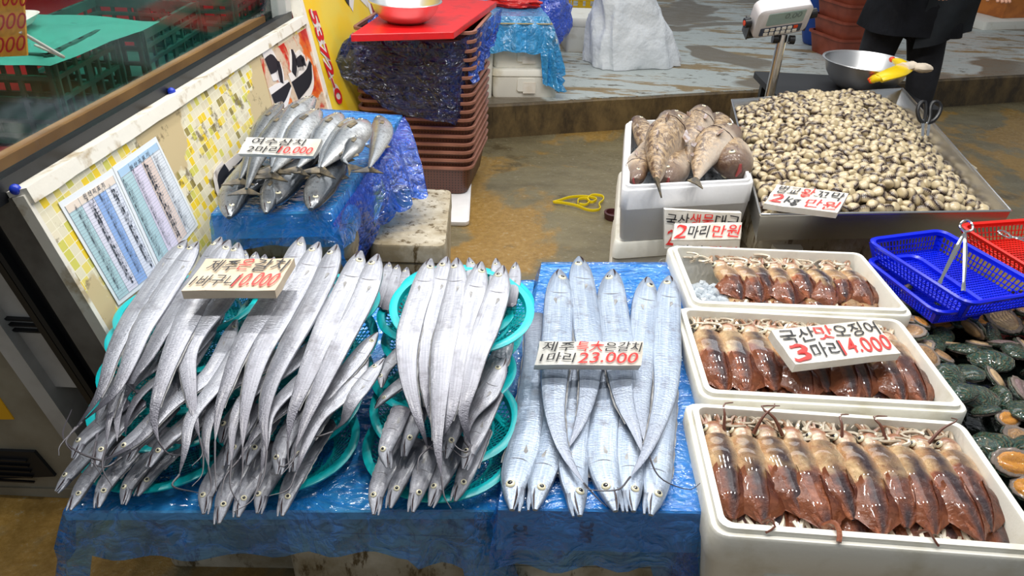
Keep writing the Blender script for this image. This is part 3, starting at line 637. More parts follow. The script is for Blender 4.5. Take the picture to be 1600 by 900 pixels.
bm = NB(); strip(bm, -1.268, -1.225, .0, .66, 1.37, 1.485); fin('white_corner_post', bm, CABW, cab, world=True, smooth=False)
for z in (.50, .515, .53):
    bm = NB(); hexa(bm, [(-1.6, 1.39, z), (-1.02, 1.39, z), (-1.02, 1.4, z), (-1.6, 1.4, z)], [(-1.6, 1.388, z + .006), (-1.02, 1.388, z + .006), (-1.02, 1.4, z + .006), (-1.6, 1.4, z + .006)]); fin('groove_strip', bm, DARKM, cab, world=True, smooth=False)
bm = NB(); g = [aty(x, y, 1.37) for x, y in ((-60, 792), (120, 792), (115, 765), (-60, 760))]; hexa(bm, [p + V((0, .02, 0)) for p in g], g); fin('base_rail', bm, CABB, cab, world=True, smooth=False)
bm = NB(); g = [aty(x, y, 1.372) for x, y in ((-60, 748), (88, 742), (55, 704), (-60, 700))]; hexa(bm, [p + V((0, .01, 0)) for p in g], [p - V((0, .006, 0)) for p in g]); fin('vent_cover', bm, DARKM, cab, world=True, smooth=False)
for k in range(5):
    bm = NB(); zc = g[0].z + (g[3].z - g[0].z) * (k + .7) / 6; box(bm, (g[0].x + g[1].x) / 2 - .01, 1.362, zc, .16, .006, .004); fin('vent_slat', bm, BLACK, cab, world=True, smooth=False)
bm = NB(); g = [aty(x, y, 1.373) for x, y in ((-30, 655), (22, 655), (-2, 620), (-30, 610))]; hexa(bm, [p + V((0, .004, 0)) for p in g], [p - V((0, .001, 0)) for p in g]); fin('warning_sticker', bm, YELLOWS, cab, world=True, smooth=False)

# ------------------------------------------------------------------ foam boxes and covered tables
def fitrect(pts, z):
    P = [at(x, y, z) for x, y in pts]; cen = sum(P, V((0, 0, 0))) / 4       # order: back-left, back-right, front-right, front-left
    X = ((P[1] - P[0]) + (P[2] - P[3])) / 2; Y = ((P[0] - P[3]) + (P[1] - P[2])) / 2
    return cen, math.atan2(X.y, X.x) * .5 + (math.atan2(Y.y, Y.x) - PI / 2) * .5, X.length, Y.length
def openbox(cen, rz, w, d, h, label, mat=FOAM_OLD, group=None, wall=.026, handles=True, name='foam_box'):
    root = thing(name, (cen[0], cen[1], cen[2] - h), label, 'foam box', group, rz)
    bm = NB(); k = .94
    loft(bm, [rr(w * k - .01, d * k - .01, .02, 0), rr(w * k, d * k, .022, .01), rr(w * .99, d * .99, .026, h * .6), rr(w, d, .028, h * .6 + .004), rr(w, d, .028, h - .014), rr(w - .006, d - .006, .026, h - .010),
              rr(w - wall * .9, d - wall * .9, .024, h - .010), rr(w - wall, d - wall, .022, h - .001), rr(w - wall * 1.9, d - wall * 1.9, .018, h), rr(w - wall * 2, d - wall * 2, .018, h - .004), rr(w - wall * 2.5, d - wall * 2.5, .016, .03)])
    fin('body', bm, mat, root)
    if handles:
        for s in (-1, 1):
            bm = NB(); yy = -d / 2 * .985; zc = h * .36; loft(bm, [[V((s * w * .26 + p.x, yy - .004, zc + p.y)) for p in rr(.07, .06, .01, 0, 3)], [V((s * w * .26 + p.x, yy + .012, zc + p.y)) for p in rr(.074, .064, .01, 0, 3)]]); fin('hand_grip', bm, mat, root)
    return root
def closedbox(cx, cy, z, w, d, h, rz, label, mat=FOAM_OLD, group=None, lid=.25, notch=True, name='foam_box'):
    root = thing(name, (cx, cy, z), label, 'foam box', group, rz)
    bm = NB(); hb = h * (1 - lid); loft(bm, [rr(w * .94, d * .94, .02, 0), rr(w * .955, d * .955, .025, .012), rr(w * .985, d * .985, .028, hb - .003), rr(w * .96, d * .96, .024, hb - .002)]); fin('body', bm, mat, root)
    bm = NB(); loft(bm, [rr(w * .985, d * .985, .028, hb), rr(w, d, .03, hb + .004), rr(w * .99, d * .99, .03, h - .008), rr(w * .97, d * .97, .026, h)]); fin('lid', bm, mat, root)
    if notch:
        bm = NB(); yy = -d / 2 * .985
        loft(bm, [[V((p.x + .0, yy - .005, hb * .62 + p.y)) for p in rr(w * .26, hb * .62, .012, 0, 3)], [V((p.x, yy + .01, hb * .62 + p.y)) for p in rr(w * .27, hb * .64, .012, 0, 3)]]); fin('hand_grip', bm, mat, root)
    return root
def drape(name, P, hang, mat, label, seed=0, flare=.12, rip=.012, res=.022, top=.003, gap=.006, zmin=.012, cat='plastic sheet', hangf=None):
    """plastic sheet over a table: P = front-left, front-right, back-right, back-left of the table top"""
    P = [V(p) for p in P]; Lu = ((P[1] - P[0]).length + (P[2] - P[3]).length) / 2; Lv = ((P[3] - P[0]).length + (P[2] - P[1]).length) / 2
    hf, hr, hb, hl = hang; U = (P[1] - P[0]).normalized(); W_ = (P[3] - P[0]).normalized(); bm = NB(); L = None
    def axis(h0, Ln, h1):
        a = [-h0 + h0 * i / max(1, round(h0 / res)) for i in range(max(1, round(h0 / res)))] if h0 else []
        m = max(2, round(Ln / res)); b = [Ln * i / m for i in range(m + 1)]
        k = max(1, round(h1 / res)); e = [Ln + h1 * (i + 1) / k for i in range(k)] if h1 else []
        return a + b + e
    S = axis(hl, Lu, hr); T = axis(hf, Lv, hb); rows = []
    for t in T:
        row = []
        for s in S:
            su, tv = min(max(s, 0), Lu), min(max(t, 0), Lv); es, et = s - su, t - tv
            b = P[0].lerp(P[1], su / Lu).lerp(P[3].lerp(P[2], su / Lu), tv / Lv); d = math.hypot(es, et)
            if d > 0:
                per = su + (tv if abs(es) > abs(et) else -tv) + (math.atan2(abs(et), abs(es)) * .3 if es and et else 0)
                d *= 1 + .14 * nz(per * 3.1, seed) + .03 * nz(per * 13, seed + 5)
                if hangf: d *= hangf(su / Lu, tv / Lv)
                o = (U * es + W_ * et).normalized(); q = min(d / .06, 1)
                rp = rip * (math.sin(per * 46 + seed + 3 * nz(per * 4, seed)) + .8 * nz(per * 9, d * 8, seed)) * q * (1 + d * 3)
                p = b + o * (gap + flare * d + rp + rip * q) + V((0, 0, -d * .985 + gap * max(0, 1 - d / .02)))
            else:
                p = b + V((0, 0, gap + top * (nz(s * 9, t * 14, seed) + .6 * abs(nz(s * 28, t * 19, seed + 2)))))
            if p.z < zmin: p.z = zmin + .002 * nz(p.x * 30, p.y * 30)
            row.append(p)
        rows.append(row)
    loft(bm, rows, False, False, False); return tag(fin(name, bm, mat), label, cat)
# left fish table
ZL = .42
PL4 = [at(100, 802, ZL), at(778, 800, ZL), at(835, 440, ZL), V((-.80, 1.72, ZL))]
tb = thing('stall_board', (-.4, 1.35, ZL - .02), 'long foam board carrying the stacked teal baskets of silver fish', 'table board')
bm = NB(); hexa(bm, [p - V((0, 0, .018)) for p in PL4], PL4); fin('board', bm, FOAM_OLD, tb, world=True, smooth=False)
closedbox(-.20, 1.24, 0, .50, .36, .401, .03, 'grimy foam box under the middle of the left fish table', FOAM_DIRTY, None, .3, False)
closedbox(-.62, 1.42, .0, .34, .5, .401, .04, 'grimy foam box under the left end of the left fish table', FOAM_DIRTY, None, .3, False)
bm = NB(); hexa(bm, [(-.68, 1.03, .31), (-.16, 1.06, .31), (-.17, 1.10, .31), (-.67, 1.08, .31)], [(-.70, 1.015, .345), (-.14, 1.05, .345), (-.14, 1.11, .345), (-.70, 1.09, .345)])
tag(fin('foam_plank', bm, FOAM_DIRTY, smooth=False), 'narrow beige foam plank under the front edge of the left fish table', 'plank')
drape('blue_film', PL4, (.085, .12, .02, .07), FILM, 'glossy blue plastic film over the left fish table and hanging at its front', 3, .20, .006, hangf=lambda u, v: (2.1 if u < .04 and v < .06 else 1) * (1.3 if .8 < u else 1) * (1.9 if u > .93 and v < .2 else 1))
# right fish table
ZR = .45
PR4 = [at(778, 797, ZR), at(1102, 803, ZR), at(1062, 413, ZR), at(846, 413, ZR)]
tb = thing('stall_carton', (.2, 1.4, ZR - .14), 'blue printed carton under the row of large silver fish', 'carton')
bm = NB(); hexa(bm, [p - V((0, 0, .105)) for p in PR4], PR4); fin('carton', bm, simple('pale_carton', c(168, 190, 206), .5), tb, world=True, smooth=False)
fX = PR4[1] - PR4[0]; fY = V((0, 0, .1)); fO = PR4[0] - V((0, 0, .1)); fN = V((.05, -1, 0)).normalized()
for k, (x, y) in enumerate(((.12, .38), (.44, .5))): lettering('printed_mark', 'DKC', (fO + fX * (x + .03) + fY * (y - .3), V((0, 0, .055)), -fX * .07, fN), 0, 1, 0, 1, INK, tb, .05, .1, .002, k)
closedbox(.14, 1.22, 0, .44, .38, .344, .04, 'grimy foam box under the right fish table', FOAM_DIRTY, None, .28, False)
drape('blue_film', PR4, (.13, .05, .02, .03), FILM, 'clear blue plastic film over the right fish table beside the squid boxes', 9, .10, .006, hangf=lambda u, v: 1.5 if u > .8 and v < .1 else 1)
bm = NB(); rows = []
for i in range(12):
    t = i / 11; rows.append([V((.375 + .02 * math.sin(j * 1.9 + t * 3) * (.4 + t) + .012 * j / 5, .975 + .02 * j + .01 * math.sin(j + 4 * t), .44 - .42 * t)) for j in range(7)])
loft(bm, rows, False, False, False); tag(fin('hanging_film', bm, FILM_LOOSE), 'loose strip of blue film hanging between the right fish table and the near squid box', 'plastic sheet')
# small table with mackerel
ZM = .62
PM4 = [V((-.80, 1.79, ZM)), at(517, 333, ZM), at(628, 182, ZM), V((-.80, 2.72, ZM))]
tb = thing('stall_board', (-.63, 2.2, .53), 'thick foam board under the pile of dark mackerel', 'table board')
bm = NB(); hexa(bm, [p - V((0, 0, .07)) for p in PM4], PM4); fin('board', bm, FOAM_OLD, tb, world=True, smooth=False)
closedbox(-.62, 2.12, 0, .30, .42, .548, .02, 'tall grimy foam box standing under the mackerel table', FOAM_DIRTY, None, .2, False)
closedbox(-.345, 2.32, 0, .24, .46, .40, .05, 'grimy upright foam box beside the mackerel table, half under blue film', FOAM_DIRTY, None, .15, False)
drape('blue_film', PM4, (.075, .10, .01, .02), FILM, 'wrinkled blue plastic film wrapped over the mackerel table', 17, .12, .006, hangf=lambda u, v: 1.2 if v < .1 else 1)
bm = NB(); rows = []
Q = [at(632, 182, .63), at(520, 350, .6), at(560, 385, .40), at(590, 388, .33)], [at(668, 300, .50), at(640, 318, .45), at(575, 322, .45), at(555, 400, .33)]
A_, B_ = Q[0][0], Q[0][1]; E_, F_ = Q[1][0], V((-.47, 2.05, .44))
for i in range(26):
    t = i / 25; a = A_.lerp(B_, t); b = E_.lerp(F_, t) if t < .75 else E_.lerp(F_, t) - V((0, 0, (t - .75) * .5)); row = []
    for j in range(16):
        s = j / 15; p = a.lerp(b, s) + V((0, 0, .035 * math.sin(PI * s) + .012 * math.sin(t * 22 + s * 3) * s + .01 * nz(t * 9, s * 7))) + V((.012 * math.sin(t * 26) * s, 0, 0)); row.append(p)
    rows.append(row)
loft(bm, rows, False, False, False); tag(fin('film_flap', bm, FILM_LOOSE), 'loose blue film flap falling over the grimy upright foam box', 'plastic sheet')
# squid boxes
b3 = fitrect([(1087, 645), (1505, 633), (1636, 862), (1103, 838)], .5)
b2 = fitrect([(1070, 492), (1412, 480), (1495, 631), (1086, 626)], .5)
b1 = fitrect([(1060, 393), (1350, 380), (1407, 479), (1070, 486)], .5)
SQB = []
for bx, lb in ((b1, 'white foam box of squid and ice, farthest of the three squid boxes'), (b2, 'white foam box of squid under the fourteen thousand price board'), (b3, 'largest white foam box of glossy squid, nearest the camera')):
    SQB.append((openbox(bx[0], bx[1], bx[2], bx[3], .17 if bx is not b3 else .2, lb, FOAM_OLD, 'open foam boxes of squid'), bx))
for bx, hh in ((b1, .33), (b2, .33), (b3, .30)):
    closedbox(bx[0].x, bx[0].y, 0, bx[2] * .96, bx[3] * .94, hh - .001, bx[1], 'foam box supporting the %s squid box' % ('farthest' if bx is b1 else 'middle' if bx is b2 else 'nearest'), FOAM_DIRTY, None, .2, False)
# cod box and the boxes beneath
def skew(root, X, Y):
    R_ = Matrix.Rotation(-root.rotation_euler.z, 3, 'Z'); a = R_ @ X; b = R_ @ Y; M = Matrix(((a.x, b.x, 0, 0), (a.y, b.y, 0, 0), (0, 0, 1, 0), (0, 0, 0, 1)))
    for ch in root.children: ch.data.transform(M)
    return root
_c = [at(x, y, .6) for x, y in ((976, 188), (1146, 178), (1186, 288), (968, 292))]
cX = ((_c[1] - _c[0]) + (_c[2] - _c[3])).normalized(); cY = ((_c[0] - _c[3]) + (_c[1] - _c[2])).normalized()
bc = fitrect([(976, 188), (1146, 178), (1186, 288), (968, 292)], .6)
bc = (bc[0], bc[1], bc[2] * .97, bc[3] * .97)
skew(openbox(bc[0], bc[1], bc[2], bc[3], .2, 'clean white foam box holding the brown mottled cod', FOAM, None, .024, False), cX, cY)
skew(closedbox(bc[0].x, bc[0].y, .2, bc[2] * 1.03, bc[3] * .96, .199, bc[1], 'weathered foam box directly under the cod box', FOAM_OLD, None, .3), cX, cY)
skew(closedbox(bc[0].x, bc[0].y, 0, bc[2] * 1.02, bc[3] * .96, .199, bc[1], 'weathered foam box at the bottom of the cod stack', FOAM_OLD, None, .3), cX, cY)
closedbox(bc[0].x + .30, bc[0].y - .15, 0, .1, .45, .40, bc[1], 'slim foam box wedged between the cod stack and the cockle tray', FOAM_OLD, None, .3, False)

# ------------------------------------------------------------------ teal colander baskets
def colander_proto(r=.143, h=.036):
    root = thing('colander_basket', (0, 0, 0), '', 'basket', 'teal colander baskets')
    bm = NB(); n = 56; prof = [(r * .985, h - .012), (r, h - .010), (r + .010, h - .004), (r + .011, h), (r + .004, h + .003), (r - .006, h + .001), (r - .008, h - .012)]
    loft(bm, [circ(a, z, n) for a, z in prof], False, False); 
    fin('rim', bm, TEAL, root)
    bm = NB()
    def P(i, k): # ring k 0..K
        K = 5; t = k / K; rr_ = r * (.72 + .27 * t); return V((rr_ * math.cos(2 * PI * i / 60), rr_ * math.sin(2 * PI * i / 60), .004 + (h - .012) * t ** 1.3))
    def rod(a, b, w=.0013):
        d = (b - a).normalized(); s = d.cross(V((0, 0, 1))); s = (s.normalized() if s.length > 1e-5 else V((1, 0, 0))) * w; u_ = s.cross(d).normalized() * w
        A = [bm.verts.new(a + x) for x in (s, u_, -s, -u_)]; B = [bm.verts.new(b + x) for x in (s, u_, -s, -u_)]
        for i in range(4): bm.faces.new((A[i], A[(i + 1) % 4], B[(i + 1) % 4], B[i]))
    for i in range(0, 60):
        rod(P(i, 0), P(i + 3, 5)); rod(P(i + 3, 0), P(i, 5))
    fin('lattice_wall', bm, TEAL, root, smooth=False)
    bm = NB(); R_ = r * .72; k = 14
    for i in range(-k, k + 1):
        x = R_ * i / k; y = math.sqrt(max(0, R_ * R_ - x * x))
        if y > .004:
            for a, b in (((x, -y), (x, y)), ((-y, x), (y, x))):
                m = Matrix.Rotation(.78, 3, 'Z'); rod(m @ V((*a, .004)), m @ V((*b, .004)), .0014)
    rws = [circ(R_ - .003, .002, 40), circ(R_ + .003, .002, 40), circ(R_ + .003, .006, 40), circ(R_ - .003, .006, 40)]; loft(bm, rws + [rws[0]], False, False)
    fin('mesh_base', bm, TEAL, root, smooth=False)
    return root
COLP = colander_proto(); first = [True]
def colander(px, py, zr, label, tilt=(0, 0)):
    o = COLP if first[0] else copy_tree(COLP); first[0] = False
    p = at(px, py, zr); o.location = p - V((0, 0, .036)); o.rotation_euler = (tilt[0], tilt[1], random.Random(px).uniform(0, 6)); o['label'] = label; return o
nm = ['bottom', 'second from the bottom', 'third from the bottom', 'upper middle', 'top']
STK = {'left': [(256, 680, .457), (266, 632, .49), (278, 578, .53), (288, 524, .57), (298, 476, .605)],
       'middle': [(440, 683, .457), (452, 628, .49), (466, 572, .53), (477, 522, .57), (486, 477, .605)],
       'right': [(688, 694, .457), (694, 640, .49), (696, 580, .53), (708, 525, .57), (700, 485, .605)]}
for key, L_ in STK.items():
    for i, (x, y, z) in enumerate(L_): colander(x, y, z, 'teal colander basket, %s in the %s stack of silver fish' % (nm[i], key), (-.10 if i else 0, 0))
colander(722, 478, .645, 'teal colander basket peeking out behind the right stack, nearer', (-.08, .03)); colander(728, 462, .61, 'teal colander basket peeking out behind the right stack, lowest and farthest', (-.08, .02))

# ------------------------------------------------------------------ cutlassfish
def eye_part(root, p, n, r, k=1.0):
    z = n.normalized(); x = z.orthogonal().normalized(); y = z.cross(x); M = Matrix((x, y, z)).transposed()
    bm = NB(); ell(bm, p, r, r, r * .45, M, 14, 8, 0); e_ = fin('eye', bm, EYEW, root, world=True)
    bm = NB(); ell(bm, p + z * r * .26, r * .56, r * .56, r * .34, M, 12, 6, 0); q_ = fin('pupil', bm, EYEB, e_, world=True); return e_
def prof(s, Lh, Lt, cut):
    """relative body height along arc length s"""
    a = s / Lh
    K = ((0, .15), (.08, .26), (.22, .47), (.42, .68), (.68, .86), (1.0, .97), (1.3, 1.0), (99, 1.0))
    for (a0, h0), (a1, h1) in zip(K, K[1:]):
        if a <= a1: h = h0 + (h1 - h0) * (a - a0) / (a1 - a0); break
    t = s / Lt
    if not cut: h *= max(.02, min(1, ((1 - t) / .52)) ** .72) if t > .48 else 1
    return h
def cutlass(path, z, wpx, label, group, mat=SILVER, cut=False, roll=0, open_=False, sgn=1, thick=.21, name='cutlassfish', whip=None, Lhk=1.9):
    n = len(path); zs = z if isinstance(z, (list, tuple)) and len(z) == n else [z[0] + (z[-1] - z[0]) * (i / (n - 1)) ** 1.2 for i in range(n)]
    pts = [at(x, y, zz_) for (x, y), zz_ in zip(path, zs)]
    N = 34; P = [V(q) for q in crs(pts, N)]; Lt = sum((P[i + 1] - P[i]).length for i in range(N - 1))
    mid = P[N // 4]; Wd = wpx / FPX * dep(mid); Lh = Wd * Lhk
    root = thing(name, P[0], label, 'fish', group)
    # concentrate rings near the head
    S = [Lt * ((i / (N - 1)) ** 1.35) for i in range(N)]
    def atS(s):
        f = s / Lt * (N - 1); i = min(int(f), N - 2); return P[i].lerp(P[i + 1], f - i)
    Q = [atS(s) for s in S]; W = [Wd / 2 * prof(s, Lh, Lt, cut) for s in S]; T = [w_ * (thick + .42 * max(0, 1 - s / (1.3 * Lh))) for w_, s in zip(W, S)]
    if cut: W[-1] *= .5; T[-1] *= .5
    bm = NB(); sweep(bm, Q, W, T, seg=18, roll=roll, fe=.62); fin('body', bm, mat, root, world=True)
    def fr(s):
        p = atS(s); t = (atS(min(s + .01, Lt)) - atS(max(s - .01, 0))).normalized(); sd = t.cross(zz).normalized(); nn = sd.cross(t).normalized()
        if roll: sd, nn = sd * math.cos(roll) + nn * math.sin(roll), nn * math.cos(roll) - sd * math.sin(roll)
        return p, t, sd * sgn, nn
    for side in (1, -1):
        p, t, sd, nn = fr(Lh * .46); w_ = Wd / 2 * prof(Lh * .46, Lh, Lt, cut); th = w_ * (thick + .42 * .65)
        eye_part(root, p + sd * w_ * .28 + nn * side * th * .93, nn * side + sd * .2, Wd * .145)
    # jaw: dark gape and lower jaw
    bm = NB(); a = [fr(Lh * s) for s in (-.0 + .001, .12, .24, .40)]
    for side in (1, -1):
        pts_ = [x[0] - x[2] * (Wd * k) + x[3] * side * (Wd / 2 * prof(Lh * s, Lh, Lt, cut) * .66) for x, s, k in zip(a, (.0, .12, .24, .40), (.03, .07, .10, .10))]
        tube(bm, pts_, [Wd * .012, Wd * .028, Wd * .03, Wd * .008], 5)
    fin('mouth_gape', bm, MOUTH, root, world=True)
    if open_:
        p0, t0, s0, n0 = fr(Lh * .42); tip = fr(.001)[0] - s0 * Wd * .20 - t0 * Wd * .06
        bm = NB(); b0 = p0 - s0 * Wd * .20; pts_ = [tip, tip.lerp(b0, .4) - s0 * Wd * .03, b0]; sweep(bm, pts_, [Wd * .035, Wd * .085, Wd * .15], [Wd * .035, Wd * .09, Wd * .15], seg=8); fin('lower_jaw', bm, mat, root, world=True)
        bm = NB(); tp = fr(Lh * .05)[0]; tube(bm, [tp.lerp(p0, .15) - s0 * Wd * .08, tip.lerp(b0, .3), p0 - s0 * Wd * .12], [Wd * .05, Wd * .06, Wd * .08], 6); fin('open_mouth', bm, MOUTH, root, world=True)
    # pectoral fin
    p, t, sd, nn = fr(Lh * 1.18); w_ = Wd / 2; b = p - sd * w_ * .25 + nn * w_ * thick * .98
    bm = NB(); tri = [b, b + t * Wd * .12 + sd * Wd * .07, b + t * Wd * .44 + sd * Wd * .05, b + t * Wd * .16 - sd * Wd * .06]; hexa(bm, [q_ - nn * Wd * .05 for q_ in tri], [q_ + nn * Wd * .012 for q_ in tri]); fin('pectoral_fin', bm, FINM, root, world=True, smooth=False)
    # gill cover line
    bm = NB(); p, t, sd, nn = fr(Lh * .98); pts_ = []
    for k in range(7):
        a_ = -.9 + 1.8 * k / 6; w_ = Wd / 2 * prof(Lh * .98, Lh, Lt, cut); pts_.append(p + sd * w_ * .88 * math.sin(a_) + t * Wd * .13 * math.cos(a_ * 1.5) + nn * w_ * (thick + .1) * math.sqrt(max(.05, 1 - (math.sin(a_) * .88) ** 2)) * 1.0)
    tube(bm, pts_, Wd * .012, 4); fin('gill_edge', bm, simple_gill, root, world=True)
    # dorsal fin ribbon
    bm = NB(); r0 = []; r1 = []
    for i in range(3, N - (1 if cut else 3)):
        s = S[i]
        if s < Lh * .9: continue
        t = (Q[min(i + 1, N - 1)] - Q[i - 1]).normalized(); sd = t.cross(zz).normalized() * sgn; nn = (sd * sgn).cross(t).normalized(); 
        if roll: sd_, nn = sd * math.cos(roll) + nn * math.sin(roll) * sgn, nn; sd = sd_
        e = Q[i] + sd * W[i] * .97; r0.append(e); r1.append(e + sd * (Wd * .07 * (.8 + .3 * math.sin(i * 2.1))) * (W[i] / (Wd / 2)) ** .5 - zz * .0015)
    if len(r0) > 3: loft(bm, [r0, r1], False, False, False); fin('dorsal_fin', bm, FINM, root, world=True)
    if whip:
        bm = NB(); W_ = [at(x, y, zs[-1] + .004) for x, y in whip]; pp = [V(q_) for q_ in crs([P[-1]] + W_, 14)]; tube(bm, pp, [.0022 * (1 - .7 * i / 13) for i in range(14)], 5); fin('tail_filament', bm, WHIP, root, world=True)
    return root
simple_gill = simple('gill_grey_line', c(132, 128, 130), .5); WHIP = simple('tail_filament', c(70, 66, 72), .4)  # plain grey for the gill edge lines
GT = 'cutlassfish laid over the teal baskets'; GB = 'cutlassfish with heads hanging at the table front'; GL = 'large cutlassfish on the right table'
ordn = ['leftmost', 'second from the left', 'third from the left', 'fourth from the left', 'fifth from the left', 'sixth from the left', 'seventh from the left', 'eighth from the left']
def batch(paths, z, w_, desc, group, **k):
    for i, p in enumerate(paths):
        wh = None; ww = w_[i] if isinstance(w_, list) else w_
        if isinstance(p, tuple): p, wh = p
        cutlass(p, z, ww, desc % ordn[i], group, whip=wh, roll=.12 * math.sin(i * 2.3), sgn=1 if i % 3 else -1, **k)
# lowest layer first: heads towards the viewer
batch([[(87, 768), (112, 738), (140, 705), (175, 660)], [(110, 797), (132, 755), (158, 720), (190, 680)], [(154, 793), (165, 757), (205, 708), (240, 660)], [(191, 788), (202, 757), (235, 712), (262, 668)], [(215, 775), (240, 735), (280, 695), (315, 650)]], (.468, .515), 30, 'silver cutlassfish head in the front row of the left stack, %s', GB, cut=True, open_=True)
batch([[(113, 716), (128, 690), (165, 655), (200, 625)], [(150, 729), (162, 695), (195, 655), (225, 625)], [(174, 715), (190, 700), (222, 675), (255, 640)], [(198, 720), (212, 697), (245, 665), (275, 630)], [(234, 730), (252, 698), (290, 662), (330, 625)]], (.525, .575), 31, 'silver cutlassfish head in the second row of the left stack, %s', GB, cut=True, open_=True)
batch([[(318, 803), (325, 765), (350, 725), (375, 680)], [(342, 818), (352, 775), (375, 730), (395, 690)], [(372, 808), (382, 770), (408, 730), (425, 690)], [(402, 802), (412, 765), (435, 725), (455, 680)], [(441, 806), (452, 765), (480, 710), (515, 655)]], (.468, .515), 34, 'silver cutlassfish head in the front row of the middle stack, %s', GB, cut=True, open_=True)
batch([[(345, 692), (352, 668), (375, 640), (395, 610)], [(357, 727), (366, 695), (385, 660), (400, 630)], [(386, 727), (398, 695), (420, 655), (440, 620)], [(433, 742), (440, 700), (462, 655), (485, 620)], [(459, 737), (470, 700), (500, 650), (535, 600)]], (.525, .575), 33, 'silver cutlassfish head in the second row of the middle stack, %s', GB, cut=True, open_=True)
batch([[(584, 804), (590, 765), (606, 725), (622, 680)], [(610, 794), (618, 765), (634, 725), (650, 685)], [(645, 800), (652, 768), (665, 725), (675, 685)], [(671, 791), (682, 763), (702, 720), (715, 680)], [(711, 783), (722, 755), (738, 710), (755, 665)]], (.468, .515), 35, 'silver cutlassfish head in the front row of the right stack, %s', GB, cut=True, open_=True)
batch([[(605, 731), (602, 705), (615, 670), (630, 635)], [(634, 713), (637, 692), (645, 665), (655, 635)], [(697, 716), (702, 690), (712, 660), (722, 630)], [(724, 733), (735, 700), (755, 655), (775, 610)]], (.525, .575), 33, 'silver cutlassfish head in the second row of the right stack, %s', GB, cut=True, open_=True)
batch([[(596, 606), (600, 580), (620, 555), (645, 530)], [(586, 638), (600, 622), (625, 600), (650, 580)], [(652, 660), (660, 640), (672, 610), (680, 590)]], (.56, .60), 24, 'small cutlassfish head poking from a side of the right stack, %s', GB, cut=True)
# middle layer: tails hanging out
GM = 'tails hanging from the middle baskets'
batch([([(330, 450), (250, 530), (190, 600), (172, 650), (166, 695)], [(160, 730), (175, 760)]), ([(330, 470), (265, 550), (205, 600), (185, 640), (183, 690)], None), ([(350, 490), (290, 560), (225, 610), (200, 650), (196, 680)], None), ([(370, 500), (330, 580), (265, 635), (215, 690), (160, 720)], [(120, 705), (98, 680), (112, 640)]), ([(385, 520), (345, 590), (300, 650), (290, 700), (280, 742)], [(270, 760), (310, 770)])], (.62, .55), 26, 'silver cutlassfish tail hanging from the middle of the left stack, %s', GM)
batch([([(520, 480), (430, 560), (350, 610), (322, 660), (318, 700)], [(316, 740), (300, 760)]), ([(540, 500), (455, 570), (385, 620), (365, 665), (362, 720)], [(360, 760), (375, 790)]), ([(560, 510), (485, 580), (425, 640), (415, 690), (408, 740)], [(395, 780), (365, 800)]), ([(590, 520), (550, 570), (515, 610), (490, 660), (470, 705)], [(440, 730), (430, 700)]), ([(600, 560), (555, 620), (538, 655), (520, 675)], [(490, 682), (470, 665)])], (.62, .55), 28, 'silver cutlassfish tail hanging from the middle of the middle stack, %s', GM)
batch([([(800, 520), (775, 570), (740, 620), (705, 640)], None), ([(790, 560), (765, 610), (735, 650), (726, 690)], [(735, 705), (725, 715), (705, 700)])], (.60, .55), 34, 'silver cutlassfish tail folded in the right stack, %s', GM)
batch([([(300, 470), (225, 550), (180, 600), (158, 640), (150, 690)], [(146, 720), (160, 745)]), ([(340, 500), (290, 580), (250, 640), (222, 690), (190, 715)], [(165, 730), (140, 722)]), ([(390, 540), (360, 600), (330, 650), (322, 690), (326, 730)], [(330, 760), (320, 780)])], (.60, .545), 24, 'thin tail crossing the tangle of the left stack, %s', GM)
batch([([(540, 520), (500, 590), (440, 640), (398, 680), (372, 720)], [(352, 745), (345, 775)]), ([(575, 560), (545, 610), (500, 650), (476, 700), (462, 740)], [(450, 765), (420, 775)])], (.60, .545), 26, 'thin tail crossing the tangle of the middle stack, %s', GM)
# top layer: heads at the back, tails hanging forward
ZT = (.69, .57)
batch([([(291, 376), (262, 412), (230, 460), (200, 505), (176, 555), (160, 605), (140, 640), (118, 668)], [(103, 690), (112, 705)]), ([(309, 378), (282, 420), (250, 470), (222, 515), (202, 565), (180, 612), (150, 640), (128, 660)], [(95, 695), (92, 712)]), ([(345, 371), (322, 415), (290, 460), (258, 510), (230, 560), (203, 598), (212, 612), (240, 610)], None), ([(358, 376), (332, 425), (308, 470), (283, 520), (262, 570), (246, 620), (240, 655), (248, 690)], [(262, 708), (285, 712)]), ([(372, 380), (362, 430), (348, 470), (316, 508), (294, 550), (296, 600), (304, 650), (312, 685)], [(316, 710), (300, 728)])], ZT, [31, 33, 33, 38, 35], 'long silver cutlassfish across the top left basket, head at the back, %s', GT, Lhk=1.8)
batch([([(472, 371), (452, 422), (424, 466), (394, 512), (372, 555), (355, 600), (342, 640), (336, 690)], [(336, 730), (338, 768)]), ([(498, 379), (480, 420), (455, 464), (430, 508), (406, 555), (392, 600), (382, 650), (379, 700)], [(379, 735), (375, 760)]), ([(526, 383), (510, 428), (490, 470), (466, 515), (442, 560), (422, 605), (412, 655), (417, 705)], [(412, 745), (398, 775)]), ([(564, 393), (548, 438), (528, 478), (508, 520), (490, 560), (470, 610), (455, 650), (450, 690)], [(450, 715), (452, 735)]), ([(590, 398), (577, 440), (560, 480), (538, 520), (520, 560), (500, 605), (480, 650), (462, 700)], [(458, 720), (440, 742)])], ZT, [36, 38, 39, 42, 41], 'long silver cutlassfish across the top middle basket, head at the back, %s', GT, Lhk=1.8)
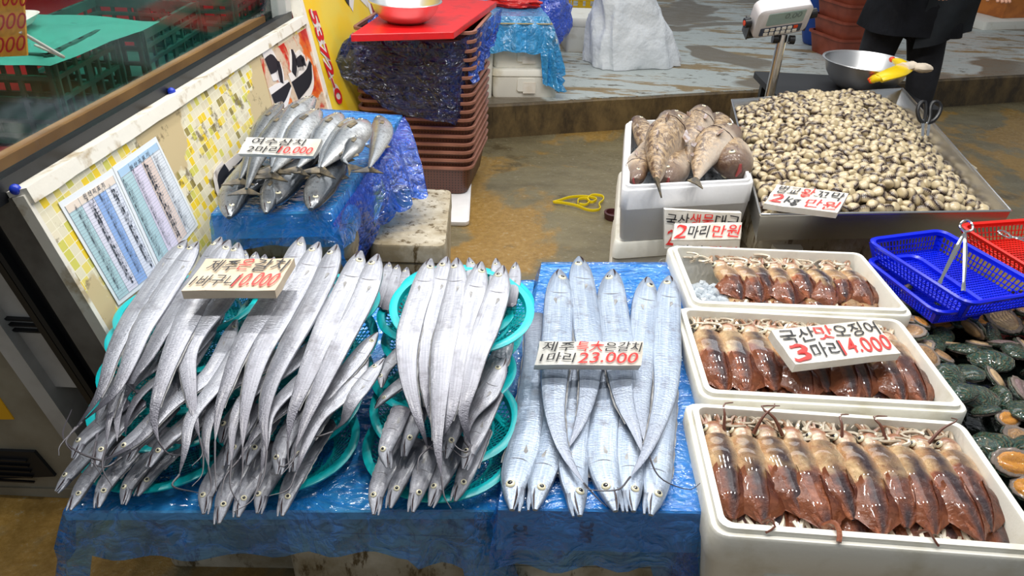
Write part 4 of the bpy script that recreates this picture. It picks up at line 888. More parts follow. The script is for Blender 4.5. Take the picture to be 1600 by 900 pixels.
batch([([(673, 405), (660, 450), (645, 495), (636, 540), (638, 590), (648, 635), (660, 672), (668, 698)], [(690, 706), (700, 700)]), ([(698, 402), (686, 450), (672, 500), (666, 545), (666, 595), (672, 640), (680, 680)], None), ([(714, 404), (712, 450), (702, 500), (692, 550), (688, 600), (685, 650), (684, 700), (690, 745)], [(694, 775), (705, 795)]), ([(752, 410), (742, 455), (730, 500), (716, 550), (710, 600), (703, 645), (690, 680), (672, 698)], [(655, 715), (652, 740)]), ([(786, 416), (778, 455), (762, 505), (745, 550), (734, 600), (724, 640), (728, 672), (736, 695)], [(730, 706), (715, 700), (705, 686)])], ZT, [37, 36, 38, 40, 41], 'long bright cutlassfish across the top right basket, head at the back, %s', GT, Lhk=1.8)
batch([[(608, 410), (602, 440), (590, 480)], [(622, 414), (615, 445), (603, 485)], [(636, 418), (628, 450), (612, 490)], [(653, 424), (640, 452), (620, 490)]], (.60, .60), 18, 'small dull fish head between the middle and right stacks, %s', 'small heads behind the stacks', cut=True)
batch([[(383, 392), (378, 420), (368, 450)], [(400, 394), (394, 424), (384, 455)], [(414, 398), (405, 430), (394, 460)], [(428, 402), (420, 430), (408, 462)]], (.64, .63), 20, 'small fish head just behind the top of the left price board, %s', 'small heads behind the stacks', cut=True)
batch([[(733, 403), (738, 430), (735, 470)], [(775, 404), (776, 430), (770, 470)], [(806, 410), (803, 440), (795, 480)]], (.66, .64), 22, 'pinkish fish head between the larger heads of the right stack, %s', 'small heads behind the stacks', cut=True)
# large fish on the right table
batch([[(800, 797), (805, 745), (820, 690), (832, 620), (840, 550), (838, 490)], [(836, 797), (846, 745), (862, 690), (872, 620), (880, 550)], [(906, 806), (896, 745), (898, 690), (908, 620), (918, 550)], [(962, 799), (945, 740), (940, 690), (948, 620), (958, 550)], [(990, 799), (985, 745), (984, 690), (990, 620), (1000, 550)], [(1017, 805), (1026, 750), (1030, 700), (1036, 640), (1040, 570)]], (.468, .482), [52, 48, 50, 52, 46, 48], 'large silver fish on the right table, head forward, %s', GL, mat=SILVERB, cut=True, open_=True, thick=.22, Lhk=1.75)
batch([([(874, 422), (873, 470), (870, 530), (866, 590), (866, 640), (876, 690), (892, 725), (912, 755)], [(935, 780), (948, 792)]), ([(905, 402), (910, 450), (918, 510), (922, 570), (918, 620), (905, 665), (888, 700)], None), ([(957, 422), (956, 470), (964, 530), (968, 580), (976, 630), (992, 670), (1004, 708)], None), ([(1012, 434), (1008, 485), (1004, 550), (1002, 600), (1004, 650), (1010, 700)], [(1030, 745), (1075, 765), (1094, 755)]), ([(1046, 432), (1043, 485), (1042, 550), (1040, 610), (1028, 660), (1008, 710), (985, 745)], [(965, 765), (920, 765), (912, 755)])], (.512, .492), [46, 44, 48, 44, 42], 'large silver fish on the right table, head at the back, %s', GL, mat=SILVERB, thick=.22, Lhk=1.75)

# ------------------------------------------------------------------ mackerel
def mackerel(path, z, wpx, label, group, mat=MACK, tail=True, head=True):
    wpx *= 1.22
    n = len(path); pts = [at(x, y, z[0] + (z[1] - z[0]) * i / (n - 1)) for i, (x, y) in enumerate(path)]; N = 24
    P = [V(q) for q in crs(pts, N)]; Lt = sum((P[i + 1] - P[i]).length for i in range(N - 1)); Wd = wpx / FPX * dep(P[N // 2]); root = thing('mackerel', P[0], label, 'fish', group)
    def h(t): return max(.09, (.16 + .84 * min(1, (t / .24)) ** .65) * (1 - .88 * max(0, (t - .42) / .58) ** 1.15))
    W = [Wd / 2 * h(i / (N - 1)) for i in range(N)]; T = [x * .68 for x in W]
    bm = NB(); sweep(bm, P, W, T, seg=14); fin('body', bm, mat, root, world=True)
    def fr(t): f = t * (N - 1); i = min(int(f), N - 2); p = P[i].lerp(P[i + 1], f - i); tt = (P[i + 1] - P[i]).normalized(); sd = tt.cross(zz).normalized(); return p, tt, sd, sd.cross(tt), Wd / 2 * h(t)
    for s in (1, -1): p, t, sd, nn, w_ = fr(.085); eye_part(root, p + sd * w_ * .2 + nn * s * w_ * .6, nn * s, Wd * .085)
    bm = NB(); p, t, sd, nn, w_ = fr(.01); q, _, _, _, w2 = fr(.08)
    for s in (1, -1): tube(bm, [p - sd * w_ * .1 + nn * s * w_ * .6, q - sd * w2 * .4 + nn * s * w2 * .62], Wd * .02, 5)
    fin('mouth_line', bm, MOUTH, root, world=True)
    bm = NB(); p, t, sd, nn, w_ = fr(.20); pts_ = [p + nn * w_ * .70 + t * Wd * .07 * math.cos(a * 1.4) + sd * w_ * .75 * math.sin(a) - nn * w_ * .22 * abs(math.sin(a)) for a in (-1.1, -.6, 0, .6, 1.1)]; tube(bm, pts_, Wd * .012, 4); fin('gill_edge', bm, simple_gill, root, world=True)
    bm = NB(); p, t, sd, nn, w_ = fr(.25); b = p + nn * w_ * .66; tri = [b, b + t * Wd * .4 + sd * Wd * .1, b + t * Wd * .5 - sd * Wd * .06, b + t * Wd * .12 - sd * Wd * .12]; hexa(bm, tri, [x + nn * Wd * .03 for x in tri]); fin('pectoral_fin', bm, DFIN, root, world=True, smooth=False)
    p, t, sd, nn, w_ = fr(.999)
    for s in (1, -1):
        bm = NB(); tri = [p - t * Wd * .1, p + t * Wd * .45 + sd * s * Wd * .62, p + t * Wd * .30 + sd * s * Wd * .30, p + t * Wd * .12]; tri = [x - zz * .004 * k for k, x in enumerate(tri)]
        hexa(bm, tri, [x + nn * Wd * .035 for x in tri]); fin('tail_lobe', bm, DFIN, root, world=True, smooth=False)
    for k, (t0, s) in enumerate(((.36, 1), (.6, 1), (.6, -1))):
        bm = NB(); p, t, sd, nn, w_ = fr(t0); tri = [p + sd * s * w_ * .9, p + sd * s * (w_ + Wd * .16) + t * Wd * .2, p + sd * s * w_ * .85 + t * Wd * .42]; hexa(bm, tri, [x + nn * Wd * .03 for x in tri]); fin('dorsal_fin' if s > 0 else 'anal_fin', bm, DFIN, root, world=True, smooth=False)
    return root
GK = 'mackerel heaped on the small blue table'
lowm = [[(358, 340), (366, 305), (385, 270), (405, 225)], [(372, 312), (392, 290), (425, 270), (460, 245)], [(416, 333), (424, 300), (440, 262), (455, 225)], [(428, 320), (445, 285), (478, 255), (510, 220)], [(486, 327), (500, 295), (522, 262), (545, 215)]]
for i, p in enumerate(lowm): mackerel(p, (.66, .68), [38, 36, 28, 42, 40][i], 'dark mackerel in the lower layer with its head at the front, %s' % ordn[i], GK, MACKD)
upm = [[(440, 160), (420, 190), (400, 225), (375, 280)], [(452, 168), (432, 200), (405, 240), (385, 295)], [(490, 152), (462, 180), (440, 215), (425, 262)], [(498, 172), (475, 200), (452, 235), (425, 270)], [(532, 178), (512, 205), (490, 235), (465, 262)], [(552, 185), (535, 205), (515, 230), (498, 262)], [(572, 190), (548, 215), (522, 240), (502, 262)], [(560, 215), (550, 235), (538, 250), (545, 258)], [(592, 182), (597, 205), (588, 235), (577, 262)]]
ums = ['dark backed mackerel nearest the side panel', 'dark mackerel second from the side panel', 'pale bellied mackerel with the topmost head of the heap', 'striped mackerel right behind the price board', 'mackerel with a brown fin, right of the price board', 'slim mackerel pressed between two larger ones right of the board', 'broad pale mackerel with a red gill at the upper right', 'short mackerel tail under the broad pale mackerel', 'small grey mackerel lying alone at the right edge of the heap']
for i, p in enumerate(upm): mackerel(p, (.745 if i < 8 else .66, .715 if i < 8 else .66), [30, 30, 38, 40, 36, 30, 44, 26, 30][i], ums[i], GK, MACKD if i < 2 or i == 7 else MACK)

# ------------------------------------------------------------------ price boards
def at3(pt, z): return at(pt[0], pt[1], z)
sign(at(322, 404, .735), at(460, 404, .735), at(284, 454, .715), .022, SIGNB, 'worn foam price board for ten thousand on the top left fish basket', [('제주', .1, .42, .56, .92, 0), ('은', .43, .58, .6, .95, 1), ('갈치', .6, .97, .56, .95, 0), ('1바구니', .05, .52, .1, .45, 0), ('10.000', .52, .97, .1, .5, 1)])
sign(at(386, 214, .815), at(503, 218, .815), at(372, 240, .78), .02, SIGNF, 'white foam price board for ten thousand on the mackerel heap', [('여수삼치', .1, .8, .55, .95, 0), ('2마리', .1, .52, .08, .48, 0), ('10.000', .52, .96, .1, .5, 1)])
sign(at(843, 533, .575), at(1006, 534, .575), at(836, 570, .545), .03, SIGNF, 'white foam price board for twenty three thousand on the large fish', [('제주', .04, .34, .56, .96, 0), ('특大', .36, .62, .56, .98, 1), ('은갈치', .63, .98, .56, .96, 0), ('1마리', .04, .36, .1, .5, 0), ('23.000', .4, .96, .08, .52, 1)])
Yc = at(1050, 388, .42).y - .0
def q3(x, y, Y): return aty(x, y, Y)
Yf = 2.17
sign(q3(1038, 328, Yf), q3(1158, 333, Yf), q3(1038, 388, Yf - .02), .02, SIGNF, 'upright white price board leaning on the cod box, mostly behind a smaller one', [('국산', .02, .32, .6, .92, 0), ('생물', .33, .64, .6, .95, 1), ('대구', .66, .98, .6, .95, 0), ('2', .03, .13, .1, .5, 1), ('마리', .18, .5, .02, .12, 0), ('만원', .6, .96, .02, .12, 1)])
sign(q3(1054, 349, Yf - .07), q3(1160, 347, Yf - .07), q3(1050, 376, Yf - .10), .018, SIGNF, 'smaller white price board in front of the upright cod board', [('2', .03, .2, .12, .9, 1), ('마리', .22, .52, .15, .85, 0), ('만원', .57, .98, .15, .85, 1)])
sign(at(1214, 288, .61), at(1326, 302, .61), at(1194, 318, .585), .022, SIGNF, 'tilted foam price board lying on the cockles', [('벌교', .06, .36, .56, .94, 0), ('왕', .38, .56, .52, .94, 1), ('꼬막', .58, .97, .54, .94, 0), ('2', .03, .22, .12, .5, 1), ('kg', .24, .44, .05, .48, 0), ('만원', .52, .96, .08, .48, 1)])
sign(at(1204, 516, .56), at(1362, 500, .56), at(1243, 570, .54), .024, SIGNF, 'white foam price board for fourteen thousand on the middle squid box', [('국산', .03, .36, .56, .95, 0), ('맛', .37, .54, .56, .95, 1), ('오징어', .55, .98, .56, .95, 0), ('3', .03, .2, .06, .52, 1), ('마리', .22, .5, .08, .5, 0), ('14.000', .5, .98, .1, .52, 1)])

# ------------------------------------------------------------------ squid
def squid(root_loc, rz, x, y0, y1, z0, z1, wd, label, group, seed, finside=True, arms=True):
    """x: across the box, y0: mantle opening (back), y1: fin tip (front), in box coordinates"""
    rnd = random.Random(seed); M = Matrix.Translation(root_loc) @ Matrix.Rotation(rz, 4, 'Z')
    bend = rnd.uniform(-.012, .012); dx = rnd.uniform(-.012, .022)
    n = 22; P = [M @ V((x + dx * t + bend * math.sin(PI * t), y0 + (y1 - y0) * t, z0 + (z1 - z0) * t + .010 * math.sin(PI * t))) for t in [i / (n - 1) for i in range(n)]]
    root = thing('squid', P[0], label, 'squid', group)
    W = [wd / 2 * (.86 + .16 * math.sin(PI * min(1, t * 1.5))) * (1 if t < .68 else max(.16, 1 - ((t - .68) / .32) ** 2.0 * .84)) * (1 + .03 * math.sin(t * 25 + seed)) for t in [i / (n - 1) for i in range(n)]]
    W[0] *= .8; bm = NB(); sweep(bm, P, W, [w_ * .58 for w_ in W], seg=18); fin('mantle', bm, SQUID, root, world=True)
    t_ = (P[-1] - P[0]).normalized(); sd = t_.cross(zz).normalized()
    if finside:
        for s in (-1, 1):
            bm = NB(); rows = []; f0, f1 = .52, 1.0; m = 11
            for i in range(m):
                t = i / (m - 1); k = f0 + (f1 - f0) * t; q = P[min(n - 1, int(k * (n - 1)))]; w_ = W[min(n - 1, int(k * (n - 1)))]
                e = math.sin(PI * min(1, t * .94 + .06)) ** .7 * wd * (.46 + .16 * rnd.random()); row = []
                for j in range(5):
                    g = j / 4; row.append(q + sd * s * (w_ * .55 + e * g) + zz * (w_ * .62 * (1 - g) ** 1.0 - .003 * g + .004 * math.sin(t * 9 + g * 4 + seed) * g))
                rows.append(row)
            loft(bm, rows, False, False, False); bmesh.ops.solidify(bm, geom=bm.faces[:], thickness=.0025); fin('fin', bm, SQFIN, root, world=True)
    if arms:
        hd = NB(); h0 = P[0] - t_ * .018; ell(hd, h0, wd * .34, wd * .42, wd * .24, Matrix.Rotation(rz, 3, 'Z'), 12, 8); fin('head', hd, SQARM, root, world=True)
        eye_part(root, h0 + sd * wd * .30 + zz * wd * .12, sd + zz * .6, wd * .12)
        for k in range(6):
            a = rnd.uniform(-1.2, 1.2); ln = rnd.uniform(.03, .06); b = h0 - t_ * .018 + sd * wd * .35 * math.sin(a)
            cur = rnd.uniform(-1, 1); pts_ = [b, b - t_ * ln * .5 + sd * .02 * cur + zz * .008, b - t_ * ln * .7 + sd * .045 * cur + zz * .01, b - t_ * ln * .4 + sd * .07 * cur + zz * .004]
            bm = NB(); pp = [V(q) for q in crs(pts_, 10)]; tube(bm, pp, [.0055 * (1 - .75 * i / 9) for i in range(10)], 6); fin('arm', bm, SQARM if rnd.random() < .5 else SQPALE, root, world=True)
    return root
def squidbox(bx, x0, x1, cnt, h, top, gname, names, deep):
    cen, rz, w, d = bx; loc = V((cen.x, cen.y, cen.z)); pitch = (x1 - x0) / (cnt - 1)
    # lower row first, only their front halves and pale arms show
    for i in range(cnt):
        x = x0 + pitch * i; squid(loc, rz, x + pitch * .3, d * .02, -d * .5 + .05, top - .026, top - .05, pitch * 1.4, 'partly buried lower row squid in the %s, %s' % (gname, names[i]), 'lower row in the ' + gname, i * 7 + cnt, True, False)
    for i in range(cnt):
        x = x0 + pitch * i; squid(loc, rz, x, d * .5 - .085, -d * (.30 if deep else .16) - .02 * math.sin(i * 2.7), top + .004, top - .008, pitch * 1.36, 'squid in the upper row of the %s, %s' % (gname, names[i]), 'upper row in the ' + gname, i * 13 + cnt * 5)
names = [o_ for o_ in ordn] + ['ninth from the left', 'tenth from the left', 'rightmost']
squidbox(b1, -.14, .225, 8, 0, -.042, 'farthest squid box', ordn[:7] + ['rightmost'], False)
squidbox(b2, -.22, .235, 9, 0, -.036, 'middle squid box', ordn + ['rightmost'], True)
squidbox(b3, -.235, .24, 10, 0, -.034, 'nearest squid box', ordn + ['ninth from the left', 'rightmost'], True)
rnd = random.Random(4)
# rows of curled arms at the back of the boxes and hanging dried tentacles
for (cen, rz, w, d), nn_, lb in ((b1, 10, 'farthest'), (b2, 26, 'middle'), (b3, 26, 'nearest')):
    M = Matrix.Translation(cen) @ Matrix.Rotation(rz, 4, 'Z'); bm = NB()
    for k in range(nn_ * 2):
        x = rnd.uniform(-w / 2 + .06, w / 2 - .06); y = d / 2 - rnd.uniform(.035, .075); z = -.03 + rnd.uniform(-.012, .014); a = rnd.uniform(0, 6.3); r = rnd.uniform(.008, .02)
        pts_ = [M @ V((x + r * math.cos(a + q) * (1 + q * .35), y + .7 * r * math.sin(a + q), z + .002 * q)) for q in [i * .7 for i in range(6)]]; tube(bm, [V(q) for q in crs(pts_, 9)], [.0048 * (1 - .06 * i) for i in range(9)], 5)
    for k in range(nn_ * 2):
        x = rnd.uniform(-w / 2 + .05, w / 2 - .05); y = -d / 2 + rnd.uniform(.042, .075); a = rnd.uniform(-.4, .4)
        pts_ = [M @ V((x + a * .03 * q + .004 * math.sin(q * 2 + k), y + .022 * q, -.062 + .004 * math.sin(k) + .003 * q)) for q in (0, .7, 1.4, 2.2)]
        tube(bm, [V(q) for q in crs(pts_, 7)], [.0055] * 7, 5)
    o = tag(fin('squid_arms', bm, SQPALE), 'tangled pale squid arms along the back and front of the %s squid box' % lb, 'squid arms', kind='stuff')
bm = NB()
cen, rz, w, d = b3; M = Matrix.Translation(cen) @ Matrix.Rotation(rz, 4, 'Z')
for k, (x, a, s) in enumerate(((-.22, .0, .05), (-.16, .02, .06), (-.10, -.02, .05), (.02, .0, .03), (.11, -.01, .035), (.19, .03, .05))):
    bm = NB(); pts_ = [V((x, d / 2 - .075, -.02)), V((x + a, d / 2 - .055, -.005 + s * .3)), V((x + a * 2.2, d / 2 - .036, .0 + s * .4)), V((x + a * 1.2 + .02, d / 2 - .030, -.004 + s * .5))]; tube(bm, [M @ V(q) for q in crs(pts_, 10)], [.0042 * (1 - .08 * i) for i in range(10)], 5)
    tag(fin('dried_tentacle', bm, SQDRY), 'dark tentacle on the back wall of the nearest squid box, %s' % ordn[k], 'tentacle', 'dark tentacles in the nearest squid box')
for k, (x, ln) in enumerate(((-.19, .018), (-.08, .04), (.08, .02))):
    bm = NB(); f = -d / 2; pts_ = [V((x, f + .06, -.03)), V((x, f + .034, .006)), V((x + .004, f + .018, .004)), V((x + .012 * (k - 1), f + .018 - ln * .4, -.004))]; tube(bm, [M @ V(q) for q in crs(pts_, 9)], [.007 if k == 1 else .003] * 5 + [.005 if k == 1 else .002] * 4, 6)
    tag(fin('drooping_tentacle', bm, SQDRY if k != 1 else SQFIN), 'brown tip drooping over the nearest squid box rim, %s' % ordn[k], 'tentacle', 'tips over the front rim')
# ice
def ice(cen, rz, rects, z, n, label, seed, s=.012):
    rnd = random.Random(seed); M = Matrix.Translation(cen) @ Matrix.Rotation(rz, 4, 'Z'); bm = NB()
    for i in range(n):
        x0, x1, y0, y1 = rects[i % len(rects)]; x = rnd.uniform(x0, x1); y = rnd.uniform(y0, y1); r = rnd.uniform(.5, 1.3) * s
        ax = Matrix.Rotation(rnd.uniform(0, 6), 3, V((rnd.uniform(-1, 1), rnd.uniform(-1, 1), rnd.uniform(-1, 1))).normalized())
        ell(bm, M @ V((x, y, z + rnd.uniform(-.015, .01))), r * 1.3, r, r * .8, ax, 6, 4)
    return tag(fin('crushed_ice', bm, ICE, smooth=False), label, 'ice', kind='stuff')
ice(b1[0], b1[1], [(-.26, -.16, -.12, .03)], -.06, 190, 'crushed ice filling the left end of the farthest squid box', 2)
bm = NB(); M = Matrix.Translation(b1[0]) @ Matrix.Rotation(b1[1], 4, 'Z')
for (cx, cy, cw, cdp, bx_) in ((0, 0, .9, .86, b1), (0, 0, .9, .86, b2), (0, 0, .9, .86, b3)):
    pass
ice(bc[0], bc[1], [(-.13, .13, -.24, .24)], -.10, 420, 'crushed ice bed under the cod', 3, .014)

# ------------------------------------------------------------------ cod
def cod(path, z, wpx, label, face=0, seed=0, tail=True):
    n = len(path); pts = [at(x, y, z[0] + (z[1] - z[0]) * i / (n - 1)) for i, (x, y) in enumerate(path)]; N = 24
    P = [V(q) for q in crs(pts, N)]; Wd = wpx / FPX * dep(P[N // 2]); root = thing('cod', P[0], label, 'fish', 'cod in the clean white foam box')
    def h(t): return max(.12, (.50 + .50 * min(1, t / .24) ** .7) * (1 - .86 * max(0, (t - .38) / .62) ** 1.05)) * (1 + .05 * math.sin(t * 14 + seed))
    Wd *= 1.22; W = [Wd / 2 * h(i / (N - 1)) for i in range(N)]; T = [x * .78 for x in W]; W[0] *= .6; T[0] *= .6
    bm = NB(); sweep(bm, P, W, T, seg=16, roll=face); fin('body', bm, COD, root, world=True)
    def fr(t): f = t * (N - 1); i = min(int(f), N - 2); p = P[i].lerp(P[i + 1], f - i); tt = (P[i + 1] - P[i]).normalized(); sd = tt.cross(zz).normalized(); nn = sd.cross(tt); s2 = sd * math.cos(face) + nn * math.sin(face); n2 = nn * math.cos(face) - sd * math.sin(face); return p, tt, s2, n2, Wd / 2 * h(t)
    for s in (1, -1): p, t, sd, nn, w_ = fr(.1); eye_part(root, p + sd * w_ * .35 + nn * s * w_ * .70, nn * s + sd * .4, Wd * .075)
    bm = NB(); p, t, sd, nn, w_ = fr(.0); tube(bm, [p + nn * w_ * .55 - sd * w_ * .2, p - t * w_ * .1 - sd * w_ * .3, p - nn * w_ * .55 - sd * w_ * .2], [Wd * .03, Wd * .05, Wd * .03], 7); fin('lip', bm, CODM, root, world=True)
    bm = NB(); p, t, sd, nn, w_ = fr(.26); tube(bm, [p + nn * w_ * .82 * math.cos(a) + sd * w_ * .98 * math.sin(a) + t * Wd * .06 * math.cos(2 * a) for a in (-1.3, -.8, -.3, .3, .8, 1.3)], Wd * .012, 4); fin('gill_edge', bm, MOUTH, root, world=True)
    for k, (t0, s, a) in enumerate(((.3, .1, 1), (.32, .9, .7), (.55, .95, .6), (.5, -.95, .6), (.7, .95, .45))):
        bm = NB(); p, t, sd, nn, w_ = fr(t0); b = p + sd * s * w_ + nn * w_ * .8 * math.sqrt(max(0, 1 - s * s)); o_ = (sd * (1 if s > 0 else -1) * .6 + nn * .25) if abs(s) > .5 else (nn * .25 - sd * .3)
        tri = [b - t * Wd * .05, b + o_ * Wd * .38 * a + t * Wd * .3 * a, b + o_ * Wd * .26 * a + t * Wd * .55 * a, b + t * Wd * .4 * a]; hexa(bm, tri, [x + nn * Wd * .025 for x in tri]); fin('pectoral_fin' if k == 0 else 'fin', bm, CODFIN, root, world=True, smooth=False)
    if tail:
        bm = NB(); p, t, sd, nn, w_ = fr(.999); tri = [p - sd * w_, p + t * Wd * .35 - sd * Wd * .22, p + t * Wd * .3, p + t * Wd * .35 + sd * Wd * .22, p + sd * w_]; hexa(bm, tri, [x + nn * Wd * .03 for x in tri]); fin('tail_fin', bm, DFIN, root, world=True, smooth=False)
cod([(996, 188), (1005, 205), (1012, 230), (1010, 262)], (.585, .57), 34, 'cod with a dark head in the back left corner of the box', .5, 1, False)
cod([(993, 283), (996, 262), (1004, 238), (1015, 215)], (.585, .59), 32, 'cod with its head in the front left corner of the box', .3, 2, False)
cod([(1050, 178), (1062, 190), (1068, 215), (1060, 240)], (.59, .585), 34, 'cod with a small dark head at the middle of the back rim', .3, 3, False)
cod([(1118, 182), (1122, 200), (1115, 225), (1100, 250)], (.585, .58), 36, 'pale cod beside the back right of the box', 2.6, 4, False)
cod([(1040, 283), (1052, 262), (1068, 240), (1080, 220)], (.585, .59), 42, 'pink bellied cod at the middle of the front rim', 2.9, 5, False)
cod([(1100, 172), (1092, 195), (1078, 225), (1075, 255)], (.63, .605), 40, 'brown mottled cod standing highest at the back', .45, 6, False)
cod([(1150, 265), (1143, 248), (1135, 228), (1128, 205)], (.605, .60), 56, 'thick cod with a red open mouth at the front right corner', 3.0, 7, False)
cod([(1046, 190), (1046, 212), (1030, 240), (1027, 282)], (.64, .615), 62, 'large pale speckled cod lying across the front left of the heap', 1.1, 8)
cod([(1150, 204), (1120, 222), (1098, 250), (1088, 280)], (.65, .615), 48, 'brown mottled cod lying diagonally over the right of the heap', .35, 9)
# ------------------------------------------------------------------ cockle tray
tc_ = fitrect([(1143, 158), (1410, 140), (1578, 332), (1188, 338)], .55)
TC = [at(1143, 158, .55), at(1410, 140, .55), at(1578, 332, .55), at(1188, 338, .55)]      # bl br fr fl
ctr = sum(TC, V((0, 0, 0))) / 4
tray = thing('cockle_tray', (ctr.x, ctr.y, .46), 'deep square stainless steel tray heaped with cockles', 'tray')
def inset(k, z, g=.0): return [ctr + (p - ctr) * k + (p - ctr).normalized() * g + V((0, 0, z - .55)) for p in TC]
bm = NB(); loft(bm, [inset(.985, .462), inset(.998, .54), inset(1.0, .55), inset(1.0, .556), inset(.992, .556), inset(.985, .55), inset(.92, .468)]); fin('pan', bm, STEEL, tray, world=True, smooth=False)
bm = NB(); rim = inset(1.0, .556); 
for i in range(4): tube(bm, [rim[i], rim[(i + 1) % 4]], .004, 8)
fin('rolled_rim', bm, STEEL, tray, world=True)
closedbox(ctr.x - .25, ctr.y - .35, 0, .5, .5, .458, .1, 'foam box under the front left of the cockle tray', FOAM_DIRTY, None, .25, False)
closedbox(ctr.x + .3, ctr.y + .25, 0, .5, .5, .458, .1, 'foam box under the back right of the cockle tray', FOAM_DIRTY, None, .25, False)
def clamv(seed, nu=18, nv=9):
    bm = NB(); L = uvl(bm); rnd = random.Random(seed)
    for side in (1, -1):
        rows = []; k = nv // 2 + 1
        for i in range(k + 1):
            a = PI / 2 * (1 - i / k)  # 0 margin .. top umbo
            row = []
            for j in range(nu):
                b = 2 * PI * j / nu; r = math.cos(PI / 2 - a) if False else math.sin(a); z = math.cos(a)
                rib = 1 + .025 * (1 if j % 2 else -1) * r
                x, y = r * math.cos(b) * rib, r * math.sin(b) * (.86 + .06 * math.sin(b)) * rib
                ush = .32 * z ** 2; row.append((V((x * 1.0, y + ush, side * (.015 + z * (.80 + .06 * math.sin(b)))))))
            rows.append(row)
        V_ = [[bm.verts.new(p * .5) for p in r_] for r_ in rows[:-1]]; top = bm.verts.new(rows[-1][0] * .5)
        for i in range(k - 1):
            for j in range(nu):
                q = (j + 1) % nu; f = bm.faces.new((V_[i][j], V_[i][q], V_[i + 1][q], V_[i + 1][j]))
                for lp, (aa, bb) in zip(f.loops, ((j, i), (j + 1, i), (j + 1, i + 1), (j, i + 1))): lp[L].uv = (aa / nu, bb / k)
        for j in range(nu):
            q = (j + 1) % nu; f = bm.faces.new((V_[k - 1][j], V_[k - 1][q], top))
            for lp, (aa, bb) in zip(f.loops, ((j, k - 1), (j + 1, k - 1), (j, k))): lp[L].uv = (aa / nu, bb / k)
    me = bpy.data.meshes.new('cockle'); bmesh.ops.recalc_face_normals(bm, faces=bm.faces); bm.to_mesh(me); bm.free(); me.materials.append(CLAM)
    for p in me.polygons: p.use_smooth = True
    return me
CM = [clamv(i) for i in range(2)]; CLO = clamv(9, 10, 5)
rnd = random.Random(11); spots = []
def bil(u, v, z): a = TC[3].lerp(TC[2], u); b = TC[0].lerp(TC[1], u); p = a.lerp(b, v); return V((p.x, p.y, z))
def heap(u, v):
    e = min(u, 1 - u) * .9; f = min(v, 1 - v) * 1.2; m = min(1, e / .22) * min(1, f / .16)
    side = max(0, (u - .78) / .22); 
    return .515 + .055 * m ** .7 + .055 * math.exp(-((u - .42) ** 2 / .10 + (v - .62) ** 2 / .14)) - .05 * side * (1 if v > .1 else .5) + .012 * nz(u * 7, v * 9)
NU_, NV_ = 27, 36
for j in range(NV_):
    for i in range(NU_):
        u = (i + .5 * (j % 2) + rnd.uniform(-.22, .22)) / NU_; v = (j + .5 + rnd.uniform(-.22, .22)) / NV_
        u = .035 + u * .93; v = .03 + v * .94
        if u > .965: continue
        spots.append((v, u, heap(u, v) + rnd.uniform(-.006, .008)))
spots.sort()
def cm(u, v, z, s):
    p = bil(u, v, z); R_ = Matrix.Rotation(rnd.uniform(0, 6.28), 4, 'Z') @ Matrix.Rotation(rnd.gauss(0, .75), 4, 'X') @ Matrix.Rotation(rnd.gauss(0, .5), 4, 'Y')
    return Matrix.Translation(p) @ R_ @ Matrix.Scale(s, 4)
sgnzone = lambda u, v: u < .36 and v < .085
for k, (v, u, z) in enumerate([s for s in spots if not sgnzone(s[1], s[0])][:300]):
    o = bpy.data.objects.new('cockle', CM[k % 2]); COL.objects.link(o); o.matrix_world = cm(u, v, z, rnd.uniform(.036, .045))
    zone = ('left' if u < .36 else 'middle' if u < .68 else 'right')
    tag(o, 'cream and brown ribbed cockle in the front rows of the heap, %s part' % zone, 'cockle', 'cockles in the front rows, %s part' % zone)
def heapmesh(items, mesh, name, label):
    bm = NB(); L = uvl(bm); src = [v.co.copy() for v in mesh.vertices]; polys = [list(p.vertices) for p in mesh.polygons]; uvs = [[mesh.uv_layers[0].data[i].uv.copy() for i in p.loop_indices] for p in mesh.polygons]
    for M in items:
        vs = [bm.verts.new(M @ p) for p in src]
        for f, uv in zip(polys, uvs):
            q = bm.faces.new([vs[i] for i in f])
            for lp, t in zip(q.loops, uv): lp[L].uv = t
    return tag(fin(name, bm, CLAM), label, 'cockles', kind='stuff')
rest = [s for s in spots if not sgnzone(s[1], s[0])][300:]
heapmesh([cm(u, v, z, rnd.uniform(.036, .044)) for v, u, z in rest] + [cm(u, v, z - .006, .034) for v, u, z in spots if sgnzone(u, v)], clamv(5, 14, 7), 'cockle_heap', 'the rest of the cream and brown cockles heaped up in the steel tray')
heapmesh([cm(u + .018, v + .013, z - .022, .036) for v, u, z in spots if u < .95 and v < .96], CLO, 'buried_cockles', 'cockles lying beneath the surface of the heap')
